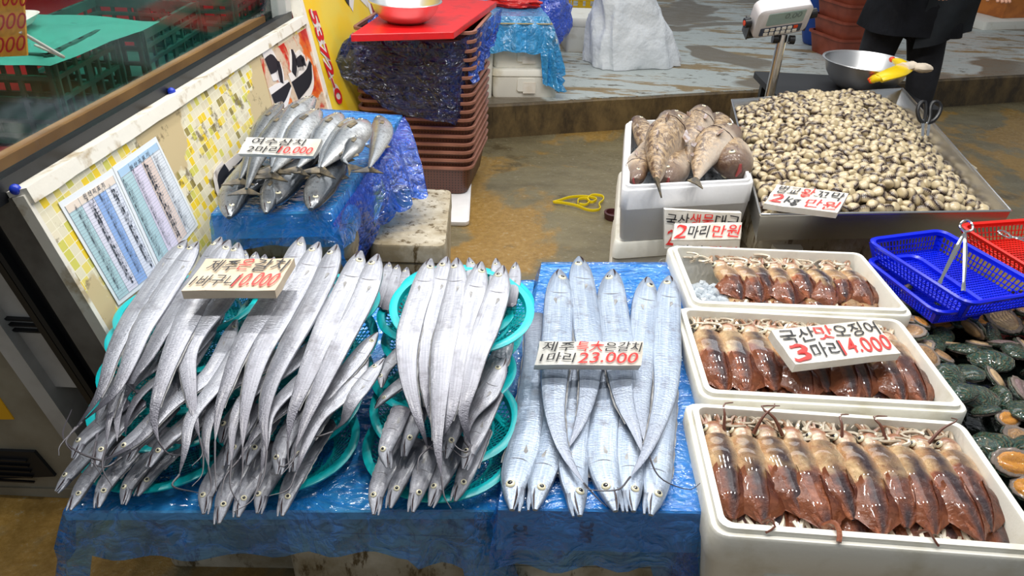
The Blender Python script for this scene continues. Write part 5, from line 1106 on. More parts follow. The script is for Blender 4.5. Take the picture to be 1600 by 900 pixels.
# scissors standing in the cockles
sc0 = at(1446, 208, .60); root = thing('kitchen_scissors', sc0, 'black handled kitchen scissors stuck upright in the cockles at the tray edge', 'scissors')
def SP(px, py): return aty(px, py, sc0.y + (208 - py) * .0012)
for nm_, pts_ in (('handle', [(1446, 192), (1440, 186), (1437, 172), (1442, 161), (1449, 160), (1450, 175), (1448, 188), (1446, 192)]), ('handle', [(1450, 192), (1458, 189), (1466, 180), (1470, 168), (1466, 160), (1458, 160), (1454, 168), (1453, 182), (1450, 192)])):
    off = (-9 if pts_[0][0] == 1446 else 0)
    bm = NB(); pp = [V(q) for q in crs([SP(x + (off * .4 if off else 0) , y) for x, y in pts_], 26)]; tube(bm, pp, .0075, 8); fin(nm_, bm, BLACK, root, world=True)
for s in (-1, 1):
    bm = NB(); a = SP(1447 + 3 * s, 186); b = SP(1445 + 2.2 * s, 212); r_ = V((.012 * s, 0, 0)); hexa(bm, [a + V((0, .002 * s, 0)), a + r_ + V((0, .002 * s, 0)), b + r_ * .9 + V((0, .002 * s, 0)), b + V((0, .002 * s, 0))], [x + V((0, -.003, 0)) for x in (a + V((0, .002 * s, 0)), a + r_ + V((0, .002 * s, 0)), b + r_ * .9 + V((0, .002 * s, 0)), b + V((0, .002 * s, 0)))]); fin('blade', bm, CHROME, root, world=True, smooth=False)
bm = NB(); ell(bm, SP(1447, 192) + V((0, -.006, 0)), .006, .004, .006); fin('pivot_screw', bm, CHROME, root, world=True)

# ------------------------------------------------------------------ plastic baskets, tongs
def slotbasket(P, h, mat, label, group, taper=.88, name='plastic_basket', nx=22, ny=26, flip=False):
    """P rim corners bl br fr fl"""
    cen = sum(P, V((0, 0, 0))) / 4; X = ((P[1] - P[0]) + (P[2] - P[3])) / 2; Y = ((P[0] - P[3]) + (P[1] - P[2])) / 2; w, d = X.length, Y.length
    rz = math.atan2(X.y, X.x); root = thing(name, cen - V((0, 0, h)), label, 'basket', group, rz)
    s_ = -1 if flip else 1; zt, zb = (h, 0) if not flip else (0, h)
    bm = NB(); loft(bm, [rr(w - .012, d - .012, .03, zt - .012 * s_), rr(w, d, .036, zt - .008 * s_), rr(w + .004, d + .004, .038, zt), rr(w - .006, d - .006, .034, zt + .004 * s_), rr(w - .024, d - .024, .028, zt), rr(w - .022, d - .022, .028, zt - .012 * s_)], False, False); fin('rim', bm, mat, root)
    a, b = (w - .018) / 2, (d - .018) / 2; a2, b2 = a * taper, b * (1 - (1 - taper) * w / d)
    zt_ = zt - .008 * s_; zb_ = zb + .003 * s_
    for nm_, A, B, A2, B2, n in (('front_wall', (-a, -b), (a, -b), (-a2, -b2), (a2, -b2), nx), ('back_wall', (-a, b), (a, b), (-a2, b2), (a2, b2), nx), ('side_wall', (-a, -b), (-a, b), (-a2, -b2), (-a2, b2), ny), ('side_wall', (a, -b), (a, b), (a2, -b2), (a2, b2), ny)):
        bm = NB(); A, B, A2, B2 = V((*A, zt_)), V((*B, zt_)), V((*A2, zb_)), V((*B2, zb_)); o_ = (B - A).cross(A2 - A).normalized() * .0012
        def pan(u0, u1, v0, v1):
            q = [A.lerp(B, u).lerp(A2.lerp(B2, u), v) for u, v in ((u0, v0), (u1, v0), (u1, v1), (u0, v1))]; hexa(bm, [p - o_ for p in q], [p + o_ for p in q])
        for i in range(n + 1): u = i / n; ww = .0016 / (B - A).length * 1.0 if 0 < i < n else .012 / (B - A).length; pan(max(0, u - ww), min(1, u + ww), 0, 1)
        for v0, v1 in ((0, .12), (.40, .46), (.68, .74), (.9, 1)): pan(0, 1, v0, v1)
        fin(nm_, bm, mat, root, smooth=False)
    bm = NB(); kx, ky = 26, 30
    for i in range(kx + 1): box(bm, -a2 + 2 * a2 * i / kx, 0, zb + .003, .0035, 2 * b2, .003)
    for j in range(ky + 1): box(bm, 0, -b2 + 2 * b2 * j / ky, zb + .004, 2 * a2, .006, .003)
    fin('grid_base', bm, mat, root, smooth=False); return root
slotbasket([at(1392, 372, .535), at(1506, 358, .535), at(1604, 455, .535), at(1468, 478, .535)], .06, BLUEP, 'blue slotted basket holding the steel tongs, tipped over the abalone tank', 'blue baskets')
slotbasket([at(1372, 402, .49), at(1440, 398, .49), at(1545, 480, .49), at(1440, 493, .49)], .045, BLUEP, 'blue slotted basket lying underneath the one with tongs', 'blue baskets')
slotbasket([at(1548, 353, .54), at(1680, 340, .54), at(1800, 450, .54), at(1625, 462, .54)], .06, REDP, 'bright red slotted basket at the right edge', None)
def tongs(tip1, tip2, top, label, zt, ztop, k=1):
    root = thing('steel_tongs', at(*tip1, zt), label, 'tongs', 'steel tongs')
    T_ = at(*top, ztop); 
    for tp in (tip1, tip2):
        b = at(*tp, zt); bm = NB(); d_ = (b - T_); n_ = 14; sdv = d_.normalized().cross(zz).normalized(); rows = []
        for i in range(n_):
            t = i / (n_ - 1); p = T_.lerp(b, t); w_ = .0032 + .0028 * math.sin(PI * min(1, t * 1.1)) if t < .9 else .0055; ln = zz * (.008 * math.sin(PI * t)); rows.append([p + sdv * w_ + ln, p + ln + zz * .003, p - sdv * w_ + ln, p + ln + zz * .001])
        loft(bm, rows); fin('arm', bm, CHROME, root, world=True)
    bm = NB(); d1 = (at(*tip1, zt) - T_).normalized(); d2 = (at(*tip2, zt) - T_).normalized(); up_ = -(d1 + d2).normalized(); sd = (d1 - d2).normalized() * .016 * k
    pts_ = [T_, T_ + up_ * .012 + sd, T_ + up_ * .03 + sd * .8, T_ + up_ * .04, T_ + up_ * .03 - sd * .8, T_ + up_ * .012 - sd, T_]; tube(bm, [V(q) for q in crs(pts_, 22)], .0035, 6); fin('spring_loop', bm, CHROME, root, world=True)
tongs((1465, 448), (1505, 455), (1508, 362), 'steel tongs standing open in the blue basket', .49, .60)
tongs((1640, 400), (1650, 388), (1580, 370), 'steel tongs lying in the red basket', .52, .55)
# ------------------------------------------------------------------ abalone tank
TA = [at(1380, 395, .46), at(1640, 380, .46), at(2050, 860, .46), at(1650, 905, .46)]
AX = [V((1.05, 1.93, 0)), V((1.85, 2.0, 0)), V((1.85, .75, 0)), V((1.00, .70, 0))]
tk = thing('abalone_tank', (1.45, 1.35, .33), 'dark shallow water tank full of abalone right of the squid boxes', 'tank')
bm = NB(); P_ = AX; cc = sum(P_, V((0, 0, 0))) / 4
L_ = lambda k, z: [cc + (p - cc) * k + zz * z for p in P_]
loft(bm, [L_(1, .33), L_(1.01, .415), L_(.985, .415), L_(.97, .35)]); fin('tank_shell', bm, DARKM, tk, world=True, smooth=False)
bm = NB(); hexa(bm, L_(.97, .355), L_(.97, .372)); wm = NT('dark_water'); wm.set(Base_Color=c(14, 20, 18), Roughness=.05, Coat_Weight=.6); wm.bump(wm.noise(wm.co(), 22, 3), .4, .01); fin('water', bm, wm.m, tk, world=True, smooth=False)
closedbox(1.45, 1.4, 0, .7, .9, .325, .0, 'grimy foam box carrying the abalone tank', FOAM_DIRTY, None, .2, False)
def aba_mesh(seed):
    bm = NB(); rnd = random.Random(seed); k1, k2 = rnd.uniform(0, 9), rnd.uniform(.9, 1.15); n, m = 26, 9; rows = []
    for i in range(m):
        a = PI / 2 * i / (m - 1) if i < m - 1 else PI / 2 * .985
        row = []
        for j in range(n):
            b = 2 * PI * j / n; r = math.cos(a); edge = 1 + .05 * nz(math.cos(b) * 2 + k1, math.sin(b) * 2) ; rid = 1 + .012 * math.sin(9 * a + b * 2 + k1) + .09 * nz(r * 3 * math.cos(b), r * 3 * math.sin(b), k1) + .05 * nz(r * 9 * math.cos(b), r * 9 * math.sin(b), k1)
            row.append(V((r * math.cos(b) * edge * rid + .12 * math.sin(a), r * math.sin(b) * .72 * edge * rid, .32 * math.sin(a) * rid * k2)))
        rows.append(row)
    inner = [[p * .93 - V((0, 0, .015)) for p in r_] for r_ in rows[:1]] + [[V((p.x * .6, p.y * .6, .16)) for p in rows[0]]]
    loft(bm, [inner[1], inner[0]] + rows); me = bpy.data.meshes.new('shell'); bmesh.ops.recalc_face_normals(bm, faces=bm.faces); bm.to_mesh(me); bm.free(); me.materials.append(ABA)
    for p in me.polygons: p.use_smooth = True
    return me
def foot_mesh(seed):
    bm = NB(); rnd = random.Random(seed); k1 = rnd.uniform(0, 9); n = 30; rows = []
    prof_ = [(.84, .02), (.93, -.03), (.96, -.09), (.88, -.13), (.74, -.12), (.70, -.11), (.66, -.17), (.5, -.215), (.3, -.22), (.12, -.19)]
    for i, (r, z) in enumerate(prof_):
        row = []
        for j in range(n):
            b = 2 * PI * j / n; fr_ = (.04 * math.sin(b * 11 + k1 + i) if i < 5 else .0) + .05 * nz(math.cos(b) * 2 + k1, math.sin(b) * 2, i * .3); fold = -.08 * math.exp(-(math.sin(b) * r / .16) ** 2) * (1 if i > 6 else 0) * (k1 > 4.5)
            row.append(V(((r + fr_) * math.cos(b), (r + fr_) * .70 * math.sin(b), z - fold + .02 * nz(r * 5 * math.cos(b), r * 5 * math.sin(b), k1))))
        rows.append(row)
    rws = loft(bm, rows); 
    for f in bm.faces:
        cz = f.calc_center_median(); 
        if math.hypot(cz.x, cz.y / .7) > .72: f.material_index = 1
    me = bpy.data.meshes.new('foot'); bmesh.ops.recalc_face_normals(bm, faces=bm.faces); bm.to_mesh(me); bm.free()
    for p in me.polygons: p.use_smooth = True
    return me
SH = [aba_mesh(i) for i in range(4)]; FT = [foot_mesh(i) for i in range(4)]
for i, me in enumerate(FT): me.materials.append(FOOTS[i]); me.materials.append(FRILL)
rnd = random.Random(21); cnt = 0; cols_ = ['orange', 'cream', 'mauve', 'tan']
def abalone(x, y, z, s, up, k, rz, tx, ty, lab=None):
    root = thing('abalone', (x, y, z), lab or '', 'abalone', None); root.rotation_euler = (tx, ty, rz)
    for nm_, me in (('shell', SH[k % 4]), ('foot', FT[k % 4])):
        o = bpy.data.objects.new(nm_, me); COL.objects.link(o); o.parent = root; o.scale = (s, s, s)
        if not up: o.rotation_euler = (PI, 0, 0)
    if not lab:
        if up: root['label'] = 'abalone lying shell up with a dark green ridged shell'; root['group'] = 'abalone lying shell up'
        else: root['label'] = 'abalone turned foot up showing %s flesh' % cols_[k % 4]; root['group'] = 'foot-up abalone with %s flesh' % cols_[k % 4]
HERO = [((1535, 500), .415, .058, False, 0, .3, 0, 0, 'orange fleshed abalone just below the corner of the blue basket'), ((1548, 564), .43, .052, True, 0, -.4, .2, -.1, 'large green ridged abalone shell in the middle of the tank'), ((1527, 622), .43, .056, True, 1, .3, .1, .1, 'very dark ridged abalone shell beside the middle squid box corner'), ((1558, 700), .42, .056, True, 2, -.2, .2, 0, 'mottled green brown abalone shell right of the nearest squid box'), ((1596, 610), .42, .05, False, 2, 1.2, .5, 0, 'mauve fleshed abalone with a wide open frill at the right edge'), ((1575, 655), .42, .034, False, 0, .4, .3, 0, 'small orange fleshed abalone between two dark shells'), ((1567, 500), .43, .056, False, 1, -.5, .5, .3, 'cream fleshed abalone with long shell edge near the blue basket'), ((1470, 556), .42, .044, False, 3, 1.5, .3, .2, 'tan fleshed abalone against the middle squid box')]
hp = []
for (pxy, z, s, up, k, rz, tx, ty, lab) in HERO: p = at(*pxy, z); hp.append(p); abalone(p.x, p.y, z, s, up, k, rz, tx, ty, lab)
j = 0; yy = .78
while yy < 1.93:
    xx = 1.0 + .0 + (.035 if j % 2 else 0) - (.0)
    xx = 1.055
    while xx < 1.82:
        x = xx + rnd.uniform(-.015, .015); y = yy + rnd.uniform(-.015, .015)
        k = rnd.randrange(4); up = rnd.random() < .45; s = rnd.uniform(.036, .054)
        if all((V((x, y, 0)) - V((h_.x, h_.y, 0))).length > .05 for h_ in hp): abalone(x, y, (.43 if x < 1.12 else .405) + rnd.uniform(-.008, .028), s, up, k, rnd.uniform(0, 6.28), rnd.gauss(0, .4), rnd.gauss(0, .4))
        xx += .064
    yy += .056; j += 1
# ------------------------------------------------------------------ brown basket tower with red board, bowl and film
def nest(P0, dz, n, names_):
    pass
BX = fitrect([(598, 270), (766, 276), (738, 318), (560, 318)], .04)
cx_, cy_, rz_ = -.45, 3.555, .05
def brownproto(w=.515, d=.47, h=.15):
    root = thing('brown_basket', (0, 0, 0), '', 'basket', 'nested brown baskets')
    bm = NB(); loft(bm, [rr(w - .01, d - .01, .04, h - .016), rr(w + .012, d + .012, .048, h - .014), rr(w + .014, d + .014, .05, h - .002), rr(w + .004, d + .004, .046, h), rr(w - .016, d - .016, .036, h - .002), rr(w - .014, d - .014, .036, h - .016)], False, False); fin('rim', bm, BROWNP, root)
    bm = NB(); loft(bm, [rr(w * .88, d * .86, .04, 0), rr(w * .90, d * .88, .042, .006), rr(w - .014, d - .014, .038, h - .012), rr(w - .020, d - .020, .034, h - .012), rr(w * .88, d * .86, .036, .010)], True, True); fin('body', bm, BP2, root)
    return root
tb2 = NT('perforated_brown'); g_ = tb2.co('Object', (70, 70, 70)); fr_ = tb2.n('ShaderNodeVectorMath', {0: g_}, operation='FRACTION'); s2 = tb2.n('ShaderNodeSeparateXYZ', {0: fr_})
ax_ = tb2.n('ShaderNodeMath', {0: tb2.n('ShaderNodeMath', {0: (s2, 'X'), 1: .3}, operation='LESS_THAN'), 1: tb2.n('ShaderNodeMath', {0: (s2, 'Z'), 1: .45}, operation='LESS_THAN')}, operation='MULTIPLY')
tb2.col(tb2.mix(ax_, c(92, 54, 42), c(30, 18, 15))); tb2.set(Roughness=.45); BP2 = tb2.m  # body brown darker than the rims, painting in the shade between nested baskets
bp = skew(brownproto(), V((1, 0, 0)), V((.16, 1, 0))); NBK = 17; zb0 = .032
for i in range(NBK):
    o = bp if i == 0 else copy_tree(bp); o.location = (cx_ + .0035 * nz(i * 3.3), cy_ + .004 * nz(i * 2.1, 4), zb0 + .0385 * i); o.rotation_euler.z = rz_ + .012 * nz(i * 1.7, 7)
    o['label'] = 'brown plastic basket in the tall nested tower, number %s from the floor' % ['one', 'two', 'three', 'four', 'five', 'six', 'seven', 'eight', 'nine', 'ten', 'eleven', 'twelve', 'thirteen', 'fourteen', 'fifteen', 'sixteen', 'seventeen'][i]
topz = zb0 + .0385 * (NBK - 1) + .15
lid = [at(575, 350, .03), at(712, 352, .03), at(737, 318, .03)]
bm = NB(); loft(bm, [rr(.54, .50, .02, .0), rr(.55, .51, .025, .006), rr(.55, .51, .025, .022), rr(.535, .495, .02, .029)]); bmesh.ops.transform(bm, matrix=Matrix.Translation((-.495, 3.31, 0.001)) @ Matrix.Rotation(rz_, 4, 'Z'), verts=bm.verts)
tag(fin('foam_slab', bm, FOAM), 'flat white foam slab on the floor under the brown basket tower', 'lid')
RB = [at(548, 54, topz + .03), at(709, 50, topz + .03), at(776, 2, topz + .03), at(640, -8, topz + .03)]
bm = NB(); hexa(bm, [p - zz * .028 for p in RB], RB); bmesh.ops.bevel(bm, geom=bm.edges[:], offset=.002, segments=1, affect='EDGES'); tag(fin('red_board', bm, REDB, smooth=False), 'thick red cutting board lying on top of the brown basket tower', 'board')
def bowl(p, r, h, label, mat=BOWLS, name='steel_bowl', tx=0):
    root = thing(name, p, label, 'bowl', None); root.rotation_euler = (tx, 0, 0)
    outer = [(.42, 0), (.52, .01), (.74, .22), (.90, .55), (.975, .9), (1.0, .97), (1.04, .985), (1.045, 1.0), (1.0, 1.0)]; inner = [(.965, .93), (.885, .57), (.73, .25), (.5, .04), (.1, .025)]
    bm = NB(); loft(bm, [circ(r * a, h * z, 48) for a, z in outer]+[circ(r * a, h * z, 48) for a, z in inner]); fin('shell', bm, mat, root)
    bm = NB(); pts_ = [V((r * 1.04 * math.cos(2 * PI * i / 48), r * 1.04 * math.sin(2 * PI * i / 48), h * .995)) for i in range(49)]; tube(bm, pts_, .0035, 6); fin('rolled_rim', bm, mat, root); return root
rbp = at(634, 34, topz + .031); bowl(rbp, .145, .085, 'small steel bowl standing on the red board')
# film over the tower
bm = NB(); rows = []
def tw(px, py, Y): return aty(px, py, Y)
Yf_ = cy_ - .24
K_ = [[(523, 100), (545, 58), (600, 62), (650, 62), (710, 64), (752, 40)], [(527, 112), (552, 90), (600, 92), (650, 90), (705, 88), (749, 76)], [(538, 120), (565, 118), (612, 128), (660, 132), (704, 126), (744, 110)], [(552, 128), (580, 140), (622, 152), (664, 155), (706, 155), (736, 148)], [(566, 136), (592, 154), (628, 168), (668, 172), (706, 178), (728, 185)], [(580, 142), (600, 164), (634, 178), (672, 184), (705, 190), (716, 196)]]
NX = 40
cr = [crs([tuple(tw(x, y, Yf_ - .015 + (.12 if i == 5 else 0) - (.0 if i else 0))) for i, (x, y) in enumerate(r_)], NX) for r_ in K_]
cols2 = [crs([cr[k][j] for k in range(len(cr))], 26) for j in range(NX)]
rows = [[V(p) + V((0, -.016 - .03 * abs(nz(j * .16 + i * .30, i * .05 - j * .03, 3)) * (.3 + i / 25) - .014 * abs(nz(j * .5 - i * .5, i * .2)), 0)) for i, p in enumerate(cl)] for j, cl in enumerate(cols2)]
loft(bm, rows, False, False, False); tag(fin('film_wrap', bm, FILM_THIN), 'crinkled blue film hanging in front of the brown basket tower below the red board', 'plastic sheet')
bm = NB(); rows = []
for i in range(22):
    t = i / 21; row = []
    for j in range(14):
        s = j / 13; a = tw(528 + 65 * t, 95 - 55 * t, Yf_ + .34 * t); b = tw(555 + 60 * t, 60 - 50 * t, Yf_ + .03 + .34 * t)
        p = a.lerp(b, s) + zz * (.035 * math.sin(PI * s) + .02 * nz(t * 7, s * 5) + .008 * math.sin(t * 30 + s * 8)); row.append(p)
    rows.append(row)
loft(bm, rows, False, False, False); tag(fin('film_bunch', bm, FILM_LOOSE), 'bunched blue film bulging at the left of the red board', 'plastic sheet')
bm = NB(); rows = []
for i in range(22):
    t = i / 21; a = tw(713 + 62 * t, 62 - 52 * t, Yf_ + .02 + .40 * t); b = tw(748 + 12 * t - 20 * (1 - t), 130 - 70 * t, Yf_ + .02 + .40 * t); rows.append([a.lerp(b, j / 12) + V((.035 + .02 * math.sin(t * 24 + j * .5) * j / 12, 0, 0)) for j in range(13)])
loft(bm, rows, False, False, False); tag(fin('loose_film', bm, FILM_LOOSE), 'blue film hanging down the right side of the basket tower', 'plastic sheet')
# ------------------------------------------------------------------ things on the platform
fb1 = closedbox(-.02, 4.68, .2, .40, .5, .165, .17, 'white foam box with a pasted paper note, lower of the two stacked on the platform', FOAM_OLD, 'foam boxes on the platform')
fb2 = closedbox(-.03, 4.70, .366, .38, .48, .165, .17, 'white foam box with a pasted paper note, upper of the two stacked on the platform', FOAM_OLD, 'foam boxes on the platform')
for f_, tx in ((fb1, '12'), (fb2, '72')):
    bm = NB(); box(bm, .02, -.252 if f_ is fb1 else -.242, .06, .075, .003, .065); fin('paper_note', bm, SIGNF, f_, smooth=False)
closedbox(-.30, 4.62, .2, .18, .5, .36, .17, 'tall grey-white foam box squeezed behind the basket tower', FOAM_OLD, None, .1, False)
zb_ = .531 + .02
bmq = [V((-.25, 4.42, zb_)), V((.13, 4.49, zb_)), V((.05, 4.97, zb_)), V((-.33, 4.9, zb_))]
bm = NB(); hexa(bm, [p - zz * .015 for p in bmq], [p + zz * .09 for p in bmq]); bmesh.ops.subdivide_edges(bm, edges=bm.edges[:], cuts=5, use_grid_fill=True)
for v_ in bm.verts: v_.co += V((nz(v_.co.x * 9, v_.co.y * 9, v_.co.z * 9), nz(v_.co.y * 9, 3, v_.co.z * 9), nz(v_.co.x * 9, v_.co.z * 9, 8))) * .022
bg = tag(fin('filled_bag', bm, BAG_LIGHT), 'light blue plastic bag with goods tied on the stacked foam boxes', 'bag')
drape('film_cover', [p + zz * .10 for p in bmq], (.19, .16, .02, .06), BAG_LIGHT, 'light blue film draped from the tied bag over the stacked foam boxes', 31, .22, .016, hangf=lambda u, v: 1.9 if u > .9 and v < .3 else 1, zmin=.25)
bm = NB(); tube(bm, [p + zz * .07 + (p - sum(bmq, V((0, 0, 0))) / 4).normalized() * .03 for p in bmq + [bmq[0]]], .004, 6); tag(fin('tie_cord', bm, simple('beige_cord', c(176, 160, 110), .7)), 'beige cord tied round the light blue bag', 'cord')
def lump(name, pts, mat, label, cat, rx, ry, rz, amp, fq, cen, zfloor, seed, n=44, m=28, sharp=0):
    bm = NB()
    def f(p):
        q = p * (1 + amp * nz(p.x * fq + seed, p.y * fq, p.z * fq) + amp * .4 * nz(p.x * fq * 2.6, p.y * fq * 2.6 + seed, p.z * fq * 2.6) - sharp * abs(nz(p.x * fq * 1.7, p.y * 2 + seed, p.z * fq * 1.2)))
        return q
    ell(bm, cen, rx, ry, rz, None, n, m, f=f)
    for v_ in bm.verts:
        if pts: v_.co = pts(v_.co)
        v_.co.z = max(v_.co.z, zfloor)
    return tag(fin(name, bm, mat), label, cat)
lump('red_bag', None, simple('red_bag', c(210, 30, 24), .3, bump=.6, bsc=20, bd=.02), 'knotted red plastic bag on top of the light blue bag', 'bag', .16, .07, .035, .3, 2, V((-.08, 4.72, .685)), .655, 3)
lump('blue_bag', None, BAG_BLUE, 'bulging dark blue plastic bag behind the stacked foam boxes', 'bag', .22, .22, .34, .28, 2.2, V((.07, 5.42, .48)), .201, 7, sharp=.2)
tag(crate('yellow_crate', .46, 6.35, .2, .42, .3, .30, .1, simple('yellow_plastic', c(206, 168, 20), .45), 'yellow plastic crate standing behind the white foam box', None), 'yellow plastic crate standing behind the white foam box', 'crate')
closedbox(.50, 5.86, .2, .46, .40, .24, .12, 'stained white foam box with its lid, beside the white sack', FOAM_OLD, None, .25)
# sack
S0 = V((.76, 5.42, .2)); dr = V((.95, .31, 0)).normalized(); dn = V((-.31, .95, 0)).normalized()
def sackf(co):
    d_ = co - S0; a, b, z = d_.dot(dr), d_.dot(dn), d_.z
    k = max(0, min(1, z / .48)); a2 = a * (1 - .28 * k) - .10 * k; b2 = b * (1 - .40 * k); return S0 + dr * a2 + dn * b2 + zz * z
def sackr(p):
    sx = math.copysign(abs(p.x) ** .6, p.x); sy = math.copysign(abs(p.y) ** .7, p.y); sz = math.copysign(abs(p.z) ** .8, p.z); return V((sx, sy, sz)) * (1 + .14 * nz(p.x * 2 + 2, p.y * 2, p.z * 2) - .16 * abs(nz(p.x * 2.4, p.y * 2.4 + 5, p.z * 1.3)) ** .8)
bm = NB(); ell(bm, (0, 0, 0), .34, .22, .44, None, 70, 50, f=sackr)
RM = Matrix((dr, dn, zz)).transposed()
for v_ in bm.verts: v_.co = sackf(S0 + RM @ v_.co + zz * .14); v_.co.z = max(.203, v_.co.z)
tag(fin('white_sack', bm, SACK), 'crumpled white woven sack standing on the platform', 'sack')
# ------------------------------------------------------------------ electronic scale
sl = thing('platform_scale', (1.165, 3.62, 0), 'electronic weighing scale head on a steel post behind the cod box', 'scale')
a, b = aty(1222, 60, 3.62), aty(1204, 160, 3.60); top_ = a
bm = NB(); tube(bm, [(a.x, 3.62, 0.02), (a.x, 3.62, a.z + .02)], .022, 20); fin('post', bm, STEEL, sl, world=True)
bm = NB(); loft(bm, [[V((a.x, 3.75, 0)) + p for p in rr(.34, .40, .03, z)] for z in (.001, .03, .045)]); fin('platform', bm, STEEL_DULL, sl, world=True)
HC = aty(1219, 28, 3.58); Mh = Matrix.Translation(HC) @ Matrix.Rotation(math.radians(8), 4, 'Z') @ Matrix.Rotation(math.radians(-9), 4, 'Y') @ Matrix.Rotation(math.radians(32), 4, 'X')
def hb(x0, x1, z0, z1, y0, y1, r=.02):
    bm = NB(); w_, h_ = x1 - x0, z1 - z0; lo = [V((p.x + (x0 + x1) / 2, y0, p.y + (z0 + z1) / 2)) for p in rr(w_ * .9, h_ * .9, r, 0)]
    l1 = [V((p.x + (x0 + x1) / 2, y0 + .006, p.y + (z0 + z1) / 2)) for p in rr(w_, h_, r, 0)]; l2 = [V((p.x + (x0 + x1) / 2, y1, p.y + (z0 + z1) / 2)) for p in rr(w_, h_, r, 0)]; loft(bm, [lo, l1, l2]); bmesh.ops.transform(bm, matrix=Mh, verts=bm.verts); return bm
fin('housing', hb(-.125, .125, -.075, .085, -.035, .04, .03), SCALEW, sl, world=True)
fin('display', hb(-.085, .10, -.005, .07, -.037, -.03, .008), LCD, sl, world=True, smooth=False)
fin('key_panel', hb(-.105, .105, -.062, -.012, -.0365, -.03, .006), KEYP, sl, world=True, smooth=False)
for r_ in range(2):
    for k in range(6):
        x = -.078 + .027 * k; z = -.027 - .022 * r_; o_ = fin('key', hb(x, x + .021, z - .008, z + .008, -.040, -.034, .003), ORANGE if (k == 5 and r_ == 0) else SIGNF, sl, world=True, smooth=False)
lettering('display_digits', '0.00', (Mh @ V((0, -.0375, .028)), (Mh.to_3x3() @ V((.075, 0, 0))), (Mh.to_3x3() @ V((0, 0, .03))), (Mh.to_3x3() @ V((0, -1, 0)))), 0, 1, 0, 1, simple('lcd_digits', c(104, 124, 122), .4), sl, 0, .1, .001, 0)
bm = NB(); box(bm, 0, .02, -.085, .27, .06, .012, Mh); box(bm, -.137, .02, -.05, .006, .06, .09, Mh); box(bm, .137, .02, -.05, .006, .06, .09, Mh); fin('bracket', bm, STEEL_DULL, sl, world=True, smooth=False)
for s in (-1, 1):
    bm = NB(); tube(bm, [Mh @ V((s * .138, .0, .0)), Mh @ V((s * .165, .0, .0))], .022, 14); fin('tilt_knob', bm, BLACK, sl, world=True)
    bm = NB(); tube(bm, [(a.x + s * .026, 3.6, a.z + .0), (a.x + s * .05, 3.6, a.z + .0)], .020, 12); fin('clamp_knob', bm, BLACK, sl, world=True)
bm = NB(); tube(bm, [Mh @ V((-.165, 0, 0)), Mh @ V((-.168, 0, 0))], .012, 12); fin('knob_cap', bm, ORANGE, sl, world=True)
# ------------------------------------------------------------------ bowl with glove on a dark stand
bp_ = at(1349, 141, .55); st = thing('black_stand', (1.66, 3.98, 0), 'dark low stand behind the cockle tray carrying the big steel bowl', 'stand')
BC = V((bp_.x, bp_.y + .20, .50))
BC = at(1349, 120, .56)
bm = NB(); loft(bm, [[V((BC.x - .12, BC.y + .02, 0)) + p for p in rr(.72, .46, .02, z)] for z in (.47, .50)]); fin('stand_top', bm, RUBBER, st, world=True)
for sx, sy in ((-1, -1), (1, -1), (1, 1), (-1, 1)): bm = NB(); box(bm, BC.x - .12 + sx * .30, BC.y + .02 + sy * .18, .235, .04, .04, .47); fin('leg', bm, DARKM, st, world=True, smooth=False)
bowl(V((BC.x, BC.y, .501)), .205, .14, 'big steel bowl holding a yellow rubber glove behind the cockle tray')
gl = thing('rubber_glove', at(1400, 112, .62), 'yellow rubber work glove with a white knit cuff over the bowl rim', 'glove')
gp = lambda x, y, z=.64: at(x, y, z)
bm = NB(); P_ = [V(q) for q in crs([gp(1418, 104, .648), gp(1400, 113, .65), gp(1380, 120, .640), gp(1374, 123, .63)], 12)]; sweep(bm, P_, [.038, .04, .042, .045, .047, .048, .05, .05, .048, .046, .044, .036], [.018] * 12, seg=12); fin('palm', bm, GLOVE_Y, gl, world=True)
for k, (tx, ty) in enumerate(((1362, 127), (1360, 124), (1363, 121), (1368, 117))):
    bm = NB(); tube(bm, [V(q) for q in crs([gp(1380, 122 - 1.8 * k, .637), gp((tx + 1380) / 2, (ty + 120) / 2, .628), gp(tx, ty, .61)], 8)], [.013, .014, .014, .014, .013, .013, .012, .008], 10); fin('finger', bm, GLOVE_Y, gl, world=True)
    bm = NB(); ell(bm, gp(tx - .5, ty + .3, .608), .012, .012, .010); fin('orange_fingertip', bm, ORANGE, gl, world=True)
bm = NB(); tube(bm, [V(q) for q in crs([gp(1414, 108, .65), gp(1408, 100, .66), gp(1396, 94, .665)], 8)], [.024, .026, .026, .024, .022, .020, .016, .010], 10); fin('thumb', bm, GLOVE_Y, gl, world=True)
bm = NB(); ell(bm, gp(1394, 93, .665), .016, .014, .014); fin('orange_fingertip', bm, ORANGE, gl, world=True)
bm = NB(); P_ = [V(q) for q in crs([gp(1410, 106, .66), gp(1425, 103, .665), gp(1436, 106, .66), gp(1446, 106, .65)], 12)]; sweep(bm, P_, [.036, .034, .032, .032, .033, .034, .036, .036, .036, .037, .038, .038], [.02 + .003 * math.sin(i * 2) for i in range(12)], seg=12); fin('knit_cuff', bm, GLOVE_W, gl, world=True)
